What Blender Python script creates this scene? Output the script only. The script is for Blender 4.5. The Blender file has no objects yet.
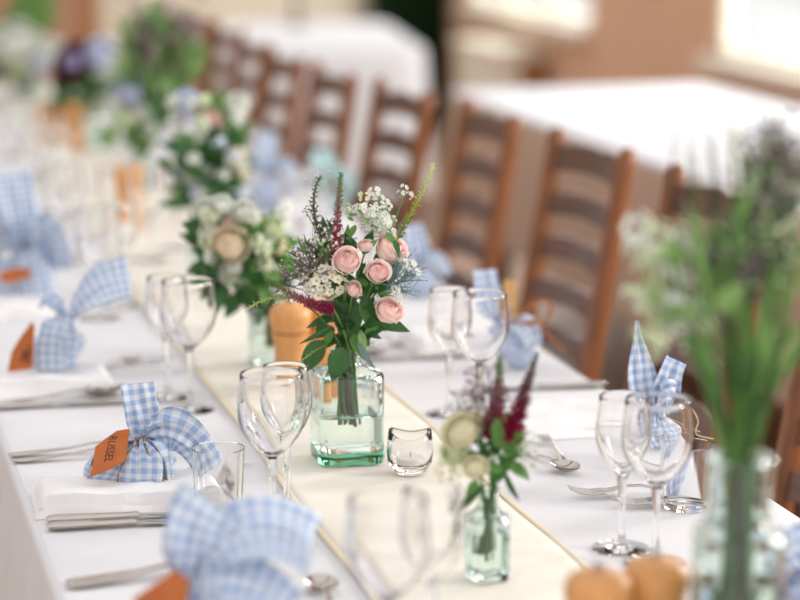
import bpy, math, random
from mathutils import Vector, Matrix
random.seed(7)
scene = bpy.context.scene
COL = scene.collection

# ------------------------------------------------------------------ camera
FPX = 2333.0                                  # focal length in pixels of an 800 px wide frame
PITCH = math.atan2(440.0, FPX)
YAW = math.atan2(605.0, math.hypot(440.0, FPX))
CAM = Vector((-0.655, -2.759, 1.490))
FWD = Vector((math.sin(YAW)*math.cos(PITCH), math.cos(YAW)*math.cos(PITCH), -math.sin(PITCH)))
RGT = Vector((math.cos(YAW), -math.sin(YAW), 0.0))
UPV = RGT.cross(FWD)
cam_data = bpy.data.cameras.new('camera')
cam_data.sensor_width = 36.0
cam_data.lens = FPX/800.0*36.0
cam_data.clip_start = 0.05
cam_data.dof.use_dof = True
cam_data.dof.focus_distance = 2.76
cam_data.dof.aperture_fstop = 2.25
cam = bpy.data.objects.new('camera', cam_data); COL.objects.link(cam)
cam.matrix_world = Matrix(((RGT.x, UPV.x, -FWD.x, CAM.x), (RGT.y, UPV.y, -FWD.y, CAM.y),
                           (RGT.z, UPV.z, -FWD.z, CAM.z), (0, 0, 0, 1)))
scene.camera = cam

# ------------------------------------------------------------------ light
world = bpy.data.worlds.new('overcast_sky'); scene.world = world
world.use_nodes = True
bg = world.node_tree.nodes['Background']
bg.inputs['Color'].default_value = (0.98, 0.98, 1.0, 1)
bg.inputs['Strength'].default_value = 0.95

def window_light(name, loc, rot, sx, sy, power, color=(1, 0.97, 0.93)):
    l = bpy.data.lights.new(name, 'AREA'); l.shape = 'RECTANGLE'; l.size = sx; l.size_y = sy
    l.energy = power; l.color = color
    o = bpy.data.objects.new(name, l); COL.objects.link(o); o.location = loc; o.rotation_euler = rot
    return o
# daylight through the tall windows of the wall that faces the table, out of frame to the right
window_light('window_daylight', (2.70, 0.6, 1.75), (0, math.radians(75), 0), 1.0, 0.6, 46)
window_light('window_daylight', (2.70, -1.6, 1.75), (0, math.radians(75), 0), 1.0, 0.6, 46)

window_light('window_daylight', (3.25, 4.4, 1.7), (0, math.radians(68), 0), 1.7, 3.0, 85, (0.95, 0.97, 1.0))
window_light('window_daylight', (3.25, 8.6, 1.7), (0, math.radians(68), 0), 1.7, 2.2, 75, (0.95, 0.97, 1.0))

scene.view_settings.view_transform = 'Standard'
scene.view_settings.look = 'None'
scene.view_settings.gamma = 1.0
scene.view_settings.use_curve_mapping = False
scene.view_settings.exposure = 0.33
scene.cycles.max_bounces = 14
scene.cycles.transmission_bounces = 14
scene.cycles.transparent_max_bounces = 24
scene.cycles.diffuse_bounces = 4
scene.cycles.glossy_bounces = 5
scene.cycles.sample_clamp_indirect = 10.0
scene.cycles.use_denoising = True

TZ = 0.75                                     # table height

def ray(px, py):
    return FWD*FPX + RGT*(px-400.0) + UPV*(300.0-py)
def tp(px, py, z=TZ):                         # where a sight line of the photograph meets the level z
    q = ray(px, py); return CAM + q*((z-CAM.z)/q.z)
def scale_at(p):                              # pixels per metre at a place
    return FPX/((Vector(p)-CAM).dot(FWD))

# ------------------------------------------------------------------ materials
def new_mat(name):
    m = bpy.data.materials.new(name); m.use_nodes = True
    nt = m.node_tree; nt.nodes.clear()
    out = nt.nodes.new('ShaderNodeOutputMaterial')
    return m, nt, out
def N(nt, t, **kw):
    n = nt.nodes.new(t)
    for k, v in kw.items(): setattr(n, k, v)
    return n
def rgba(c): return (c[0], c[1], c[2], 1.0)
def srgb(r, g, b):
    def f(v):
        v /= 255.0
        return v/12.92 if v <= 0.04045 else ((v+0.055)/1.055)**2.4
    return (f(r), f(g), f(b))

def plain(name, col, rough=0.5, metal=0.0, var=0.12, vscale=30.0, bump=0.0, bscale=200.0, spec=0.5, translucent=0.0,
          coords='Object', stretch=(1, 1, 1)):
    m, nt, out = new_mat(name)
    b = N(nt, 'ShaderNodeBsdfPrincipled')
    b.inputs['Roughness'].default_value = rough
    b.inputs['Metallic'].default_value = metal
    b.inputs['Specular IOR Level'].default_value = spec
    tc = N(nt, 'ShaderNodeTexCoord'); mp = N(nt, 'ShaderNodeMapping')
    mp.inputs['Scale'].default_value = stretch
    nt.links.new(tc.outputs[coords], mp.inputs['Vector'])
    nz = N(nt, 'ShaderNodeTexNoise'); nz.inputs['Scale'].default_value = vscale; nz.inputs['Detail'].default_value = 4
    nt.links.new(mp.outputs[0], nz.inputs['Vector'])
    rp = N(nt, 'ShaderNodeValToRGB')
    rp.color_ramp.elements[0].position = 0.3; rp.color_ramp.elements[1].position = 0.7
    rp.color_ramp.elements[0].color = rgba([c*(1-var) for c in col])
    rp.color_ramp.elements[1].color = rgba([min(1, c*(1+var)) for c in col])
    nt.links.new(nz.outputs['Fac'], rp.inputs['Fac'])
    nt.links.new(rp.outputs['Color'], b.inputs['Base Color'])
    if bump:
        n2 = N(nt, 'ShaderNodeTexNoise'); n2.inputs['Scale'].default_value = bscale; n2.inputs['Detail'].default_value = 5
        nt.links.new(mp.outputs[0], n2.inputs['Vector'])
        bp = N(nt, 'ShaderNodeBump'); bp.inputs['Strength'].default_value = bump; bp.inputs['Distance'].default_value = 0.01
        nt.links.new(n2.outputs['Fac'], bp.inputs['Height']); nt.links.new(bp.outputs['Normal'], b.inputs['Normal'])
    if translucent > 0:
        tr = N(nt, 'ShaderNodeBsdfTranslucent'); nt.links.new(rp.outputs['Color'], tr.inputs['Color'])
        mx = N(nt, 'ShaderNodeMixShader'); mx.inputs['Fac'].default_value = translucent
        nt.links.new(b.outputs[0], mx.inputs[1]); nt.links.new(tr.outputs[0], mx.inputs[2])
        nt.links.new(mx.outputs[0], out.inputs['Surface'])
    else:
        nt.links.new(b.outputs[0], out.inputs['Surface'])
    return m

def ramp_mat(name, stops, axis='Y', rough=0.6, translucent=0.35):
    """colour running along one UV axis (petals from heart to rim, flower spikes from base to tip)"""
    m, nt, out = new_mat(name)
    b = N(nt, 'ShaderNodeBsdfPrincipled'); b.inputs['Roughness'].default_value = rough
    b.inputs['Specular IOR Level'].default_value = 0.25
    uv = N(nt, 'ShaderNodeUVMap'); sp = N(nt, 'ShaderNodeSeparateXYZ'); nt.links.new(uv.outputs[0], sp.inputs[0])
    rp = N(nt, 'ShaderNodeValToRGB')
    els = rp.color_ramp.elements
    while len(els) < len(stops): els.new(0.5)
    for e, (p, c) in zip(els, stops): e.position = p; e.color = rgba(c)
    nt.links.new(sp.outputs[axis], rp.inputs['Fac']); nt.links.new(rp.outputs['Color'], b.inputs['Base Color'])
    tr = N(nt, 'ShaderNodeBsdfTranslucent'); nt.links.new(rp.outputs['Color'], tr.inputs['Color'])
    mx = N(nt, 'ShaderNodeMixShader'); mx.inputs['Fac'].default_value = translucent
    nt.links.new(b.outputs[0], mx.inputs[1]); nt.links.new(tr.outputs[0], mx.inputs[2])
    nt.links.new(mx.outputs[0], out.inputs['Surface'])
    return m

def gingham(name, white, mid, deep, period=0.0122):
    m, nt, out = new_mat(name)
    b = N(nt, 'ShaderNodeBsdfPrincipled'); b.inputs['Roughness'].default_value = 0.9
    b.inputs['Specular IOR Level'].default_value = 0.1
    uv = N(nt, 'ShaderNodeUVMap'); sp = N(nt, 'ShaderNodeSeparateXYZ'); nt.links.new(uv.outputs[0], sp.inputs[0])
    band = []
    for ax in 'XY':
        mu = N(nt, 'ShaderNodeMath', operation='MULTIPLY'); mu.inputs[1].default_value = 2*math.pi/period
        nt.links.new(sp.outputs[ax], mu.inputs[0])
        sn = N(nt, 'ShaderNodeMath', operation='SINE'); nt.links.new(mu.outputs[0], sn.inputs[0])
        mr = N(nt, 'ShaderNodeMapRange'); mr.inputs[1].default_value = -0.25; mr.inputs[2].default_value = 0.25
        nt.links.new(sn.outputs[0], mr.inputs[0]); band.append(mr)
    ad = N(nt, 'ShaderNodeMath', operation='ADD'); nt.links.new(band[0].outputs[0], ad.inputs[0]); nt.links.new(band[1].outputs[0], ad.inputs[1])
    hv = N(nt, 'ShaderNodeMath', operation='MULTIPLY'); hv.inputs[1].default_value = 0.5; nt.links.new(ad.outputs[0], hv.inputs[0])
    rp = N(nt, 'ShaderNodeValToRGB'); els = rp.color_ramp.elements; els.new(0.5)
    els[0].position = 0; els[0].color = rgba(white); els[1].position = 0.5; els[1].color = rgba(mid); els[2].position = 1; els[2].color = rgba(deep)
    nt.links.new(hv.outputs[0], rp.inputs['Fac']); nt.links.new(rp.outputs['Color'], b.inputs['Base Color'])
    nz = N(nt, 'ShaderNodeTexNoise'); nz.inputs['Scale'].default_value = 900
    nt.links.new(uv.outputs[0], nz.inputs['Vector'])
    bp = N(nt, 'ShaderNodeBump'); bp.inputs['Strength'].default_value = 0.15; bp.inputs['Distance'].default_value = 0.002
    nt.links.new(nz.outputs['Fac'], bp.inputs['Height']); nt.links.new(bp.outputs['Normal'], b.inputs['Normal'])
    tr = N(nt, 'ShaderNodeBsdfTranslucent'); nt.links.new(rp.outputs['Color'], tr.inputs['Color'])
    mx = N(nt, 'ShaderNodeMixShader'); mx.inputs['Fac'].default_value = 0.18
    nt.links.new(b.outputs[0], mx.inputs[1]); nt.links.new(tr.outputs[0], mx.inputs[2])
    nt.links.new(mx.outputs[0], out.inputs['Surface'])
    return m

def glass(name, col=(1, 1, 1), ior=1.48, rough=0.0, absorb=None, density=0.0):
    m, nt, out = new_mat(name)
    g = N(nt, 'ShaderNodeBsdfGlass'); g.inputs['Color'].default_value = rgba(col)
    g.inputs['IOR'].default_value = ior; g.inputs['Roughness'].default_value = rough
    nt.links.new(g.outputs[0], out.inputs['Surface'])
    if absorb:
        v = N(nt, 'ShaderNodeVolumeAbsorption'); v.inputs['Color'].default_value = rgba(absorb); v.inputs['Density'].default_value = density
        nt.links.new(v.outputs[0], out.inputs['Volume'])
    return m

def outside_fresnel(nt, ior):
    """reflectance of a thin sheet, the same from either side"""
    f = N(nt, 'ShaderNodeFresnel'); ge = N(nt, 'ShaderNodeNewGeometry')
    mr = N(nt, 'ShaderNodeMapRange'); mr.inputs[3].default_value = ior; mr.inputs[4].default_value = 1.0/ior
    nt.links.new(ge.outputs['Backfacing'], mr.inputs[0]); nt.links.new(mr.outputs[0], f.inputs['IOR'])
    return f

def pane_mat(name):
    m, nt, out = new_mat(name)
    t = N(nt, 'ShaderNodeBsdfTransparent'); t.inputs['Color'].default_value = (0.97, 0.98, 0.97, 1)
    g = N(nt, 'ShaderNodeBsdfGlossy'); g.inputs['Roughness'].default_value = 0.02
    f = outside_fresnel(nt, 1.45)
    mx = N(nt, 'ShaderNodeMixShader'); nt.links.new(f.outputs[0], mx.inputs['Fac'])
    nt.links.new(t.outputs[0], mx.inputs[1]); nt.links.new(g.outputs[0], mx.inputs[2])
    nt.links.new(mx.outputs[0], out.inputs['Surface'])
    return m

M = {}
M['cloth'] = plain('white_tablecloth_linen', (0.725, 0.718, 0.735), 0.9, var=0.02, vscale=3, bump=0.12, bscale=14, spec=0.1)
M['drape_shade'] = plain('tan_drape_shade', srgb(206, 176, 154), 0.9, var=0.04, vscale=6, spec=0.1)  # backlit side of a white cloth, its shade put into the colour
M['napkin'] = plain('white_napkin_linen', (0.86, 0.85, 0.85), 0.9, var=0.015, vscale=10, bump=0.10, bscale=60, spec=0.1)
M['runner'] = plain('cream_runner_satin', (0.85, 0.81, 0.71), 0.75, var=0.03, vscale=6, bump=0.10, bscale=25, spec=0.25)
M['hem'] = plain('runner_hem_satin', (0.78, 0.68, 0.48), 0.75, var=0.03, vscale=20, spec=0.25)
M['gingham'] = gingham('blue_gingham_cotton', (0.83, 0.86, 0.91), (0.60, 0.70, 0.86), (0.38, 0.51, 0.76))
M['teal'] = gingham('teal_gingham_cotton', (0.76, 0.88, 0.88), (0.52, 0.75, 0.76), (0.32, 0.60, 0.62))
M['wood'] = plain('chair_wood', srgb(126, 76, 42), 0.35, var=0.3, vscale=9, stretch=(6, 6, 0.7), spec=0.5)
M['slat'] = plain('chair_slat_wood', srgb(88, 54, 42), 0.3, var=0.3, vscale=9, stretch=(3, 0.6, 6), spec=0.6)
M['seat'] = plain('rush_seat', srgb(120, 84, 50), 0.8, var=0.25, vscale=60, stretch=(1, 8, 1), bump=0.3)
M['mill'] = plain('beech_mill', srgb(216, 154, 92), 0.35, var=0.10, vscale=12, stretch=(5, 5, 0.8))
M['groove'] = plain('mill_groove', srgb(150, 88, 40), 0.5, var=0.1)
M['steel'] = plain('cutlery_steel', (0.50, 0.46, 0.42), 0.08, metal=1.0, var=0.08, vscale=20)
M['tag'] = plain('tan_card', srgb(190, 110, 64), 0.75, var=0.10, vscale=60, bump=0.1, bscale=300, spec=0.15)
M['tagpale'] = plain('pale_kraft_card', srgb(214, 172, 120), 0.75, var=0.08, vscale=60, spec=0.15)
M['ink'] = plain('black_ink', (0.02, 0.018, 0.02), 0.6, var=0.1)
M['twine'] = plain('jute_twine', srgb(160, 128, 92), 0.9, var=0.25, vscale=300, spec=0.1)
M['raffia'] = plain('raffia', srgb(216, 190, 150), 0.8, var=0.15, vscale=200, spec=0.15)
M['jute'] = plain('brown_jute', srgb(170, 112, 72), 0.9, var=0.2, vscale=200, spec=0.1)
M['glass'] = glass('clear_glass', (0.998, 0.998, 0.998), 1.45)
M['vaseglass'] = glass('green_bottle_glass', (0.992, 0.998, 0.995), 1.5, absorb=(0.22, 0.74, 0.54), density=26.0)
M['bottleglass'] = glass('pale_bottle_glass', (0.94, 0.985, 0.97), 1.48)
M['water'] = glass('water', (0.995, 1.0, 0.997), 1.33)
M['wax'] = plain('tealight_wax', (0.85, 0.83, 0.76), 0.5, var=0.02)
M['leaf'] = plain('dark_leaf', srgb(52, 98, 44), 0.38, var=0.3, vscale=25, translucent=0.22)
M['leaf2'] = plain('mid_leaf', srgb(98, 146, 70), 0.5, var=0.25, vscale=25, translucent=0.28)
M['leaf3'] = plain('pale_leaf', srgb(140, 176, 104), 0.55, var=0.2, vscale=25, translucent=0.3)
M['greyleaf'] = plain('grey_leaf', srgb(120, 146, 146), 0.7, var=0.2, vscale=40, translucent=0.15)
M['stem'] = plain('green_stem', srgb(96, 130, 62), 0.5, var=0.2, vscale=60)
M['stemdark'] = plain('woody_stem', srgb(94, 78, 52), 0.6, var=0.25, vscale=60)
M['mauve'] = plain('mauve_bud', srgb(150, 122, 140), 0.7, var=0.25, vscale=90, translucent=0.15)
M['lilac'] = plain('lilac_petal', srgb(196, 188, 222), 0.7, var=0.2, vscale=60, translucent=0.25)
M['bluepetal'] = plain('pale_blue_petal', srgb(222, 228, 246), 0.7, var=0.1, vscale=60, translucent=0.3)
M['white'] = plain('white_petal', (0.86, 0.88, 0.82), 0.7, var=0.05, vscale=60, translucent=0.3)
M['cream'] = plain('cream_petal', srgb(248, 243, 218), 0.7, var=0.08, vscale=60, translucent=0.3)
M['waxpetal'] = plain('wax_flower_petal', srgb(248, 245, 226), 0.6, var=0.04, vscale=60, translucent=0.3)
M['greenwhite'] = plain('greenish_white_petal', srgb(232, 240, 208), 0.7, var=0.12, vscale=60, translucent=0.3)
M['yolk'] = plain('yellow_stamen', srgb(176, 152, 50), 0.7, var=0.2, vscale=90)
M['darkred'] = plain('dark_red_petal', srgb(110, 26, 52), 0.6, var=0.25, vscale=60, translucent=0.2)
M['rose'] = ramp_mat('pink_rose_petal', [(0.0, srgb(250, 196, 188)), (0.4, srgb(254, 222, 215)), (1.0, srgb(255, 244, 239))], 'Y')
M['peach'] = ramp_mat('peach_petal', [(0.0, srgb(250, 230, 200)), (1.0, srgb(254, 246, 230))], 'Y')
M['spikemagenta'] = ramp_mat('magenta_spike', [(0.0, srgb(160, 40, 78)), (0.40, srgb(184, 86, 112)), (0.66, srgb(176, 124, 122)), (0.84, srgb(132, 156, 90)), (1.0, srgb(92, 136, 56))], 'Y')
M['spikedark'] = ramp_mat('dark_spike', [(0.0, srgb(70, 66, 70)), (0.5, srgb(84, 92, 78)), (1.0, srgb(84, 132, 66))], 'Y')
M['spikegreen'] = ramp_mat('green_spike', [(0.0, srgb(120, 140, 50)), (0.6, srgb(188, 200, 110)), (1.0, srgb(226, 232, 170))], 'Y')
M['spikecrimson'] = ramp_mat('crimson_spike', [(0.0, srgb(176, 20, 74)), (0.45, srgb(140, 54, 76)), (0.75, srgb(120, 84, 80)), (1.0, srgb(44, 50, 46))], 'Y')
M['wall'] = plain('tan_plaster', srgb(214, 172, 142), 0.9, var=0.06, vscale=0.8, bump=0.1, bscale=20, spec=0.1)
M['beige'] = plain('beige_plaster', srgb(222, 210, 190), 0.9, var=0.03, vscale=0.8, spec=0.1)
M['creampaint'] = plain('cream_paint', srgb(238, 230, 212), 0.5, var=0.03, vscale=2)
M['sillpaint'] = plain('sill_paint', srgb(226, 214, 196), 0.5, var=0.03, vscale=2)
M['pane'] = pane_mat('window_glass')
M['floor'] = plain('dark_floorboards', srgb(142, 108, 82), 0.45, var=0.3, vscale=3, stretch=(8, 0.6, 1), bump=0.05)
M['door'] = plain('brown_door_wood', srgb(176, 130, 104), 0.5, var=0.15, vscale=4, stretch=(6, 6, 0.5))
M['cabinetwood'] = plain('cabinet_wood', srgb(160, 108, 56), 0.5, var=0.2, vscale=5, stretch=(5, 5, 0.6))
M['curtain'] = plain('dark_green_velvet', srgb(28, 48, 26), 0.9, var=0.4, vscale=8, spec=0.1)
M['iron'] = plain('dark_iron', (0.05, 0.05, 0.055), 0.5, metal=0.6, var=0.2)
M['candle'] = plain('ivory_candle', (0.82, 0.80, 0.72), 0.5, var=0.03)
M['tabletop'] = plain('trestle_wood', srgb(150, 112, 76), 0.6, var=0.2, vscale=6, stretch=(6, 0.6, 1))

# ------------------------------------------------------------------ mesh helpers
class MB:
    def __init__(s): s.v = []; s.f = []; s.uv = []; s.mi = []
    def add(s, verts, faces, uvs=None, mi=0):
        o = len(s.v); s.v += [tuple(p) for p in verts]
        s.uv += list(uvs) if uvs else [(0.0, 0.0)]*len(verts)
        for f in faces: s.f.append(tuple(i+o for i in f)); s.mi.append(mi)
    def grid(s, fn, nu, nv, closeu=False, mi=0, uvfn=None, flip=False):
        vs, uvs = [], []
        for j in range(nv+1):
            for i in range(nu+(0 if closeu else 1)):
                u, v = i/nu, j/nv
                vs.append(fn(u, v)); uvs.append(uvfn(u, v) if uvfn else (u, v))
        w = nu if closeu else nu+1; fs = []
        for j in range(nv):
            for i in range(nu):
                a = j*w+i; b = j*w+(i+1) % w if closeu else j*w+i+1
                q = (a, b, b+w, a+w)
                fs.append(q[::-1] if flip else q)
        s.add(vs, fs, uvs, mi)
    def lathe(s, prof, n=24, mi=0, sq=None, uvs=False):
        """prof: list of (r, z); closed at the axis where r == 0"""
        vs, uv, fs, rows = [], [], [], []
        L = 0.0; pr = None
        for r, z in prof:
            if pr: L += math.hypot(r-pr[0], z-pr[1])
            pr = (r, z)
            if r <= 1e-7:
                rows.append([len(vs)]); vs.append((0, 0, z)); uv.append((0, L))
            else:
                row = []
                for i in range(n):
                    a = 2*math.pi*i/n; x, y = math.cos(a), math.sin(a)
                    row.append(len(vs)); vs.append((r*x, r*y, z)); uv.append((a*0.03, L))
                rows.append(row)
        for A, B in zip(rows, rows[1:]):
            if len(A) == 1 and len(B) == 1: continue
            for i in range(n):
                j = (i+1) % n
                if len(A) == 1: fs.append((A[0], B[j], B[i]))
                elif len(B) == 1: fs.append((A[i], A[j], B[0]))
                else: fs.append((A[i], A[j], B[j], B[i]))
        s.add(vs, fs, uv, mi)
    def box(s, lo, hi, mi=0):
        (a, b, c), (d, e, f) = lo, hi
        s.add([(a, b, c), (d, b, c), (d, e, c), (a, e, c), (a, b, f), (d, b, f), (d, e, f), (a, e, f)],
              [(0, 3, 2, 1), (4, 5, 6, 7), (0, 1, 5, 4), (1, 2, 6, 5), (2, 3, 7, 6), (3, 0, 4, 7)], None, mi)
    def tube(s, pts, rad, n=6, mi=0, cap=True, flat=None):
        pts = [Vector(p) for p in pts]
        rs = rad if isinstance(rad, (list, tuple)) else [rad]*len(pts)
        ref = Vector((0.13, 0.27, 0.95)); prev = None; vs, uv, fs = [], [], []
        for k, p in enumerate(pts):
            d = (pts[min(k+1, len(pts)-1)]-pts[max(k-1, 0)])
            d = d.normalized() if d.length > 1e-9 else Vector((0, 0, 1))
            a = prev if prev is not None else (ref.cross(d) if abs(ref.dot(d)) < 0.95 else Vector((1, 0, 0)).cross(d))
            a = (a-d*a.dot(d)).normalized(); prev = a; b = d.cross(a)
            for i in range(n):
                t = 2*math.pi*i/n
                vs.append(p+(a*math.cos(t)+b*math.sin(t)*(flat or 1))*rs[k]); uv.append((i/n, k/max(1, len(pts)-1)))
        for k in range(len(pts)-1):
            for i in range(n):
                j = (i+1) % n; fs.append((k*n+i, k*n+j, (k+1)*n+j, (k+1)*n+i))
        if cap:
            fs.append(tuple(range(n))[::-1]); fs.append(tuple((len(pts)-1)*n+i for i in range(n)))
        s.add(vs, fs, uv, mi)
    def bud(s, c, d, r, l, mi=0, uv=(0, 0), n=4):
        c = Vector(c); d = Vector(d).normalized()
        a = d.orthogonal().normalized(); b = d.cross(a)
        vs = [c]+[c+d*l*0.45+(a*math.cos(2*math.pi*i/n)+b*math.sin(2*math.pi*i/n))*r for i in range(n)]+[c+d*l]
        fs = []
        for i in range(n):
            j = (i+1) % n; fs += [(0, 1+j, 1+i), (1+i, 1+j, n+1)]
        s.add(vs, fs, [uv]*len(vs), mi)
    def xform(s, mat, start=0):
        for i in range(start, len(s.v)): s.v[i] = tuple(mat @ Vector(s.v[i]))
    def mesh(s, name, mats, smooth=True):
        me = bpy.data.meshes.new(name); me.from_pydata(s.v, [], s.f); me.update()
        ul = me.uv_layers.new(name='UVMap')
        flat = []
        for l in me.loops: flat += s.uv[l.vertex_index]
        ul.data.foreach_set('uv', flat)
        for m in (mats if isinstance(mats, (list, tuple)) else [mats]): me.materials.append(M[m] if isinstance(m, str) else m)
        me.polygons.foreach_set('material_index', s.mi)
        me.polygons.foreach_set('use_smooth', [smooth]*len(me.polygons))
        me.update()
        if smooth: me.set_sharp_from_angle(angle=math.radians(48))
        return me
    def build(s, name, mats, parent=None, smooth=True, mat=None):
        return link(name, s.mesh(name, mats, smooth), parent, mat)

def link(name, me, parent=None, mat=None):
    o = bpy.data.objects.new(name, me); COL.objects.link(o)
    if parent is not None: o.parent = parent
    if mat is not None: o.matrix_local = mat
    return o
def tag(o, label, cat, group=None):
    o['label'] = label; o['category'] = cat
    if group: o['group'] = group
    return o
def thing(name, label, cat, loc=(0, 0, 0), rotz=0.0, group=None):
    o = bpy.data.objects.new(name, None); COL.objects.link(o); o.empty_display_size = 0.02
    o.location = loc; o.rotation_euler = (0, 0, rotz)
    return tag(o, label, cat, group)
def struct(o): o['kind'] = 'structure'; return o
def copy_tree(o, parent=None):
    c = o.copy(); COL.objects.link(c); c.parent = parent
    for ch in o.children: copy_tree(ch, c)
    return c
def sharp(o, deg=35):
    for p in o.data.polygons: p.use_smooth = True
    o.data.set_sharp_from_angle(angle=math.radians(deg)); return o
def bevel(o, w, seg=2):
    m = o.modifiers.new('edge', 'BEVEL'); m.width = w; m.segments = seg; m.limit_method = 'ANGLE'; return o
def align(d, roll=0.0, at=(0, 0, 0), sc=1.0):
    d = Vector(d).normalized(); q = d.to_track_quat('Z', 'Y')
    return Matrix.Translation(Vector(at)) @ q.to_matrix().to_4x4() @ Matrix.Rotation(roll, 4, 'Z') @ Matrix.Scale(sc, 4)
def bez(p0, p1, p2, p3, n):
    p0, p1, p2, p3 = map(Vector, (p0, p1, p2, p3)); r = []
    for i in range(n+1):
        t = i/n; r.append(p0*(1-t)**3+p1*3*t*(1-t)**2+p2*3*t*t*(1-t)+p3*t**3)
    return r
def lerp(a, b, t): return a+(b-a)*t
def smooth(t): t = max(0, min(1, t)); return t*t*(3-2*t)

# ------------------------------------------------------------------ the room
def boxobj(name, lo, hi, mat, parent=None, bev=0.0):
    b = MB(); b.box(lo, hi); o = b.build(name, mat, parent, smooth=False)
    if bev: bevel(o, bev)
    return o
struct(boxobj('floor', (-4.0, -4.5, -0.05), (2.85, 10.0, 0.0), 'floor'))
struct(boxobj('wall_back', (-4.15, 10.0, 0.0), (3.1, 10.25, 3.4), 'beige'))

struct(boxobj('wall_left', (-4.15, -4.5, 0.0), (-4.0, 10.25, 2.3), 'beige'))
WX, WT = 2.85, 0.10
wins = [(7.45, 9.50), (2.9, 5.95), (-0.2, 1.4), (-2.4, -0.8)]          # openings along the right wall, far to near
SILL, HEAD = 0.70, 2.35
b = MB()
b.box((WX, -4.5, 0), (WX+WT, 10.25, SILL))
b.box((WX, -4.5, HEAD), (WX+WT, 10.25, 3.4))
ys = [10.25]
for y0, y1 in wins: ys += [y1, y0]
ys.append(-4.5)
for i in range(0, len(ys), 2): b.box((WX, ys[i+1], SILL), (WX+WT, ys[i], HEAD))
struct(b.build('wall_right', 'wall', None, smooth=False))
for k, (y0, y1) in enumerate(wins):
    w = bpy.data.objects.new('window_%d' % (k+1), None); COL.objects.link(w); struct(w)
    w.location = (WX+0.05, (y0+y1)/2, SILL)
    hw = (y1-y0)/2; H = HEAD-SILL
    f = MB()
    f.box((-0.03, -hw, 0), (0.03, -hw+0.06, H)); f.box((-0.03, hw-0.06, 0), (0.03, hw, H))
    f.box((-0.03, -hw, 0), (0.03, hw, 0.06)); f.box((-0.03, -hw, H-0.06), (0.03, hw, H))
    f.build('frame', 'creampaint', w, smooth=False)
    nb = 3 if hw > 1.0 else 2
    if k == 1: nb = 2
    for i in range(1, nb):
        y = -hw+2*hw*i/nb
        boxobj('mullion', (-0.025, y-0.025, 0.06), (0.025, y+0.025, H-0.06), 'creampaint', w)
    for i in range(nb):
        ya, yb = -hw+2*hw*i/nb+0.03, -hw+2*hw*(i+1)/nb-0.03
        boxobj('pane', (-0.004, ya, 0.05), (0.004, yb, H-0.05), 'pane', w)
    boxobj('sill', (-0.12, -hw-0.02, -0.03), (0.0, hw+0.02, 0.028), 'sillpaint', w, 0.006)

# unseen beams added overhead to give steel and glass dark reflections
for k in range(5):
    struct(boxobj('reflection_beam_%d' % (k+1), (-4.15, -3.1+2.2*k, 2.95), (WX+WT, -2.92+2.2*k, 3.2), 'cabinetwood'))

# brown door in the back wall, behind the far flowers
d = bpy.data.objects.new('door_1', None); COL.objects.link(d); struct(d); d.location = (0.42, 10.0, 0)
boxobj('door_leaf', (-0.40, -0.045, 0), (0.40, -0.005, 2.05), 'door', d)
for sx in (-1, 1):
    for z0, z1 in ((0.15, 0.95), (1.1, 1.95)):
        boxobj('panel', (sx*0.19-0.14, -0.056, z0), (sx*0.19+0.14, -0.044, z1), 'door', d, 0.006)
for x0, x1 in ((-0.48, -0.40), (0.40, 0.48)):
    boxobj('jamb', (x0, -0.06, 0), (x1, -0.002, 2.13), 'cabinetwood', d)
boxobj('lintel', (-0.48, -0.06, 2.05), (0.48, -0.002, 2.13), 'cabinetwood', d)

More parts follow.
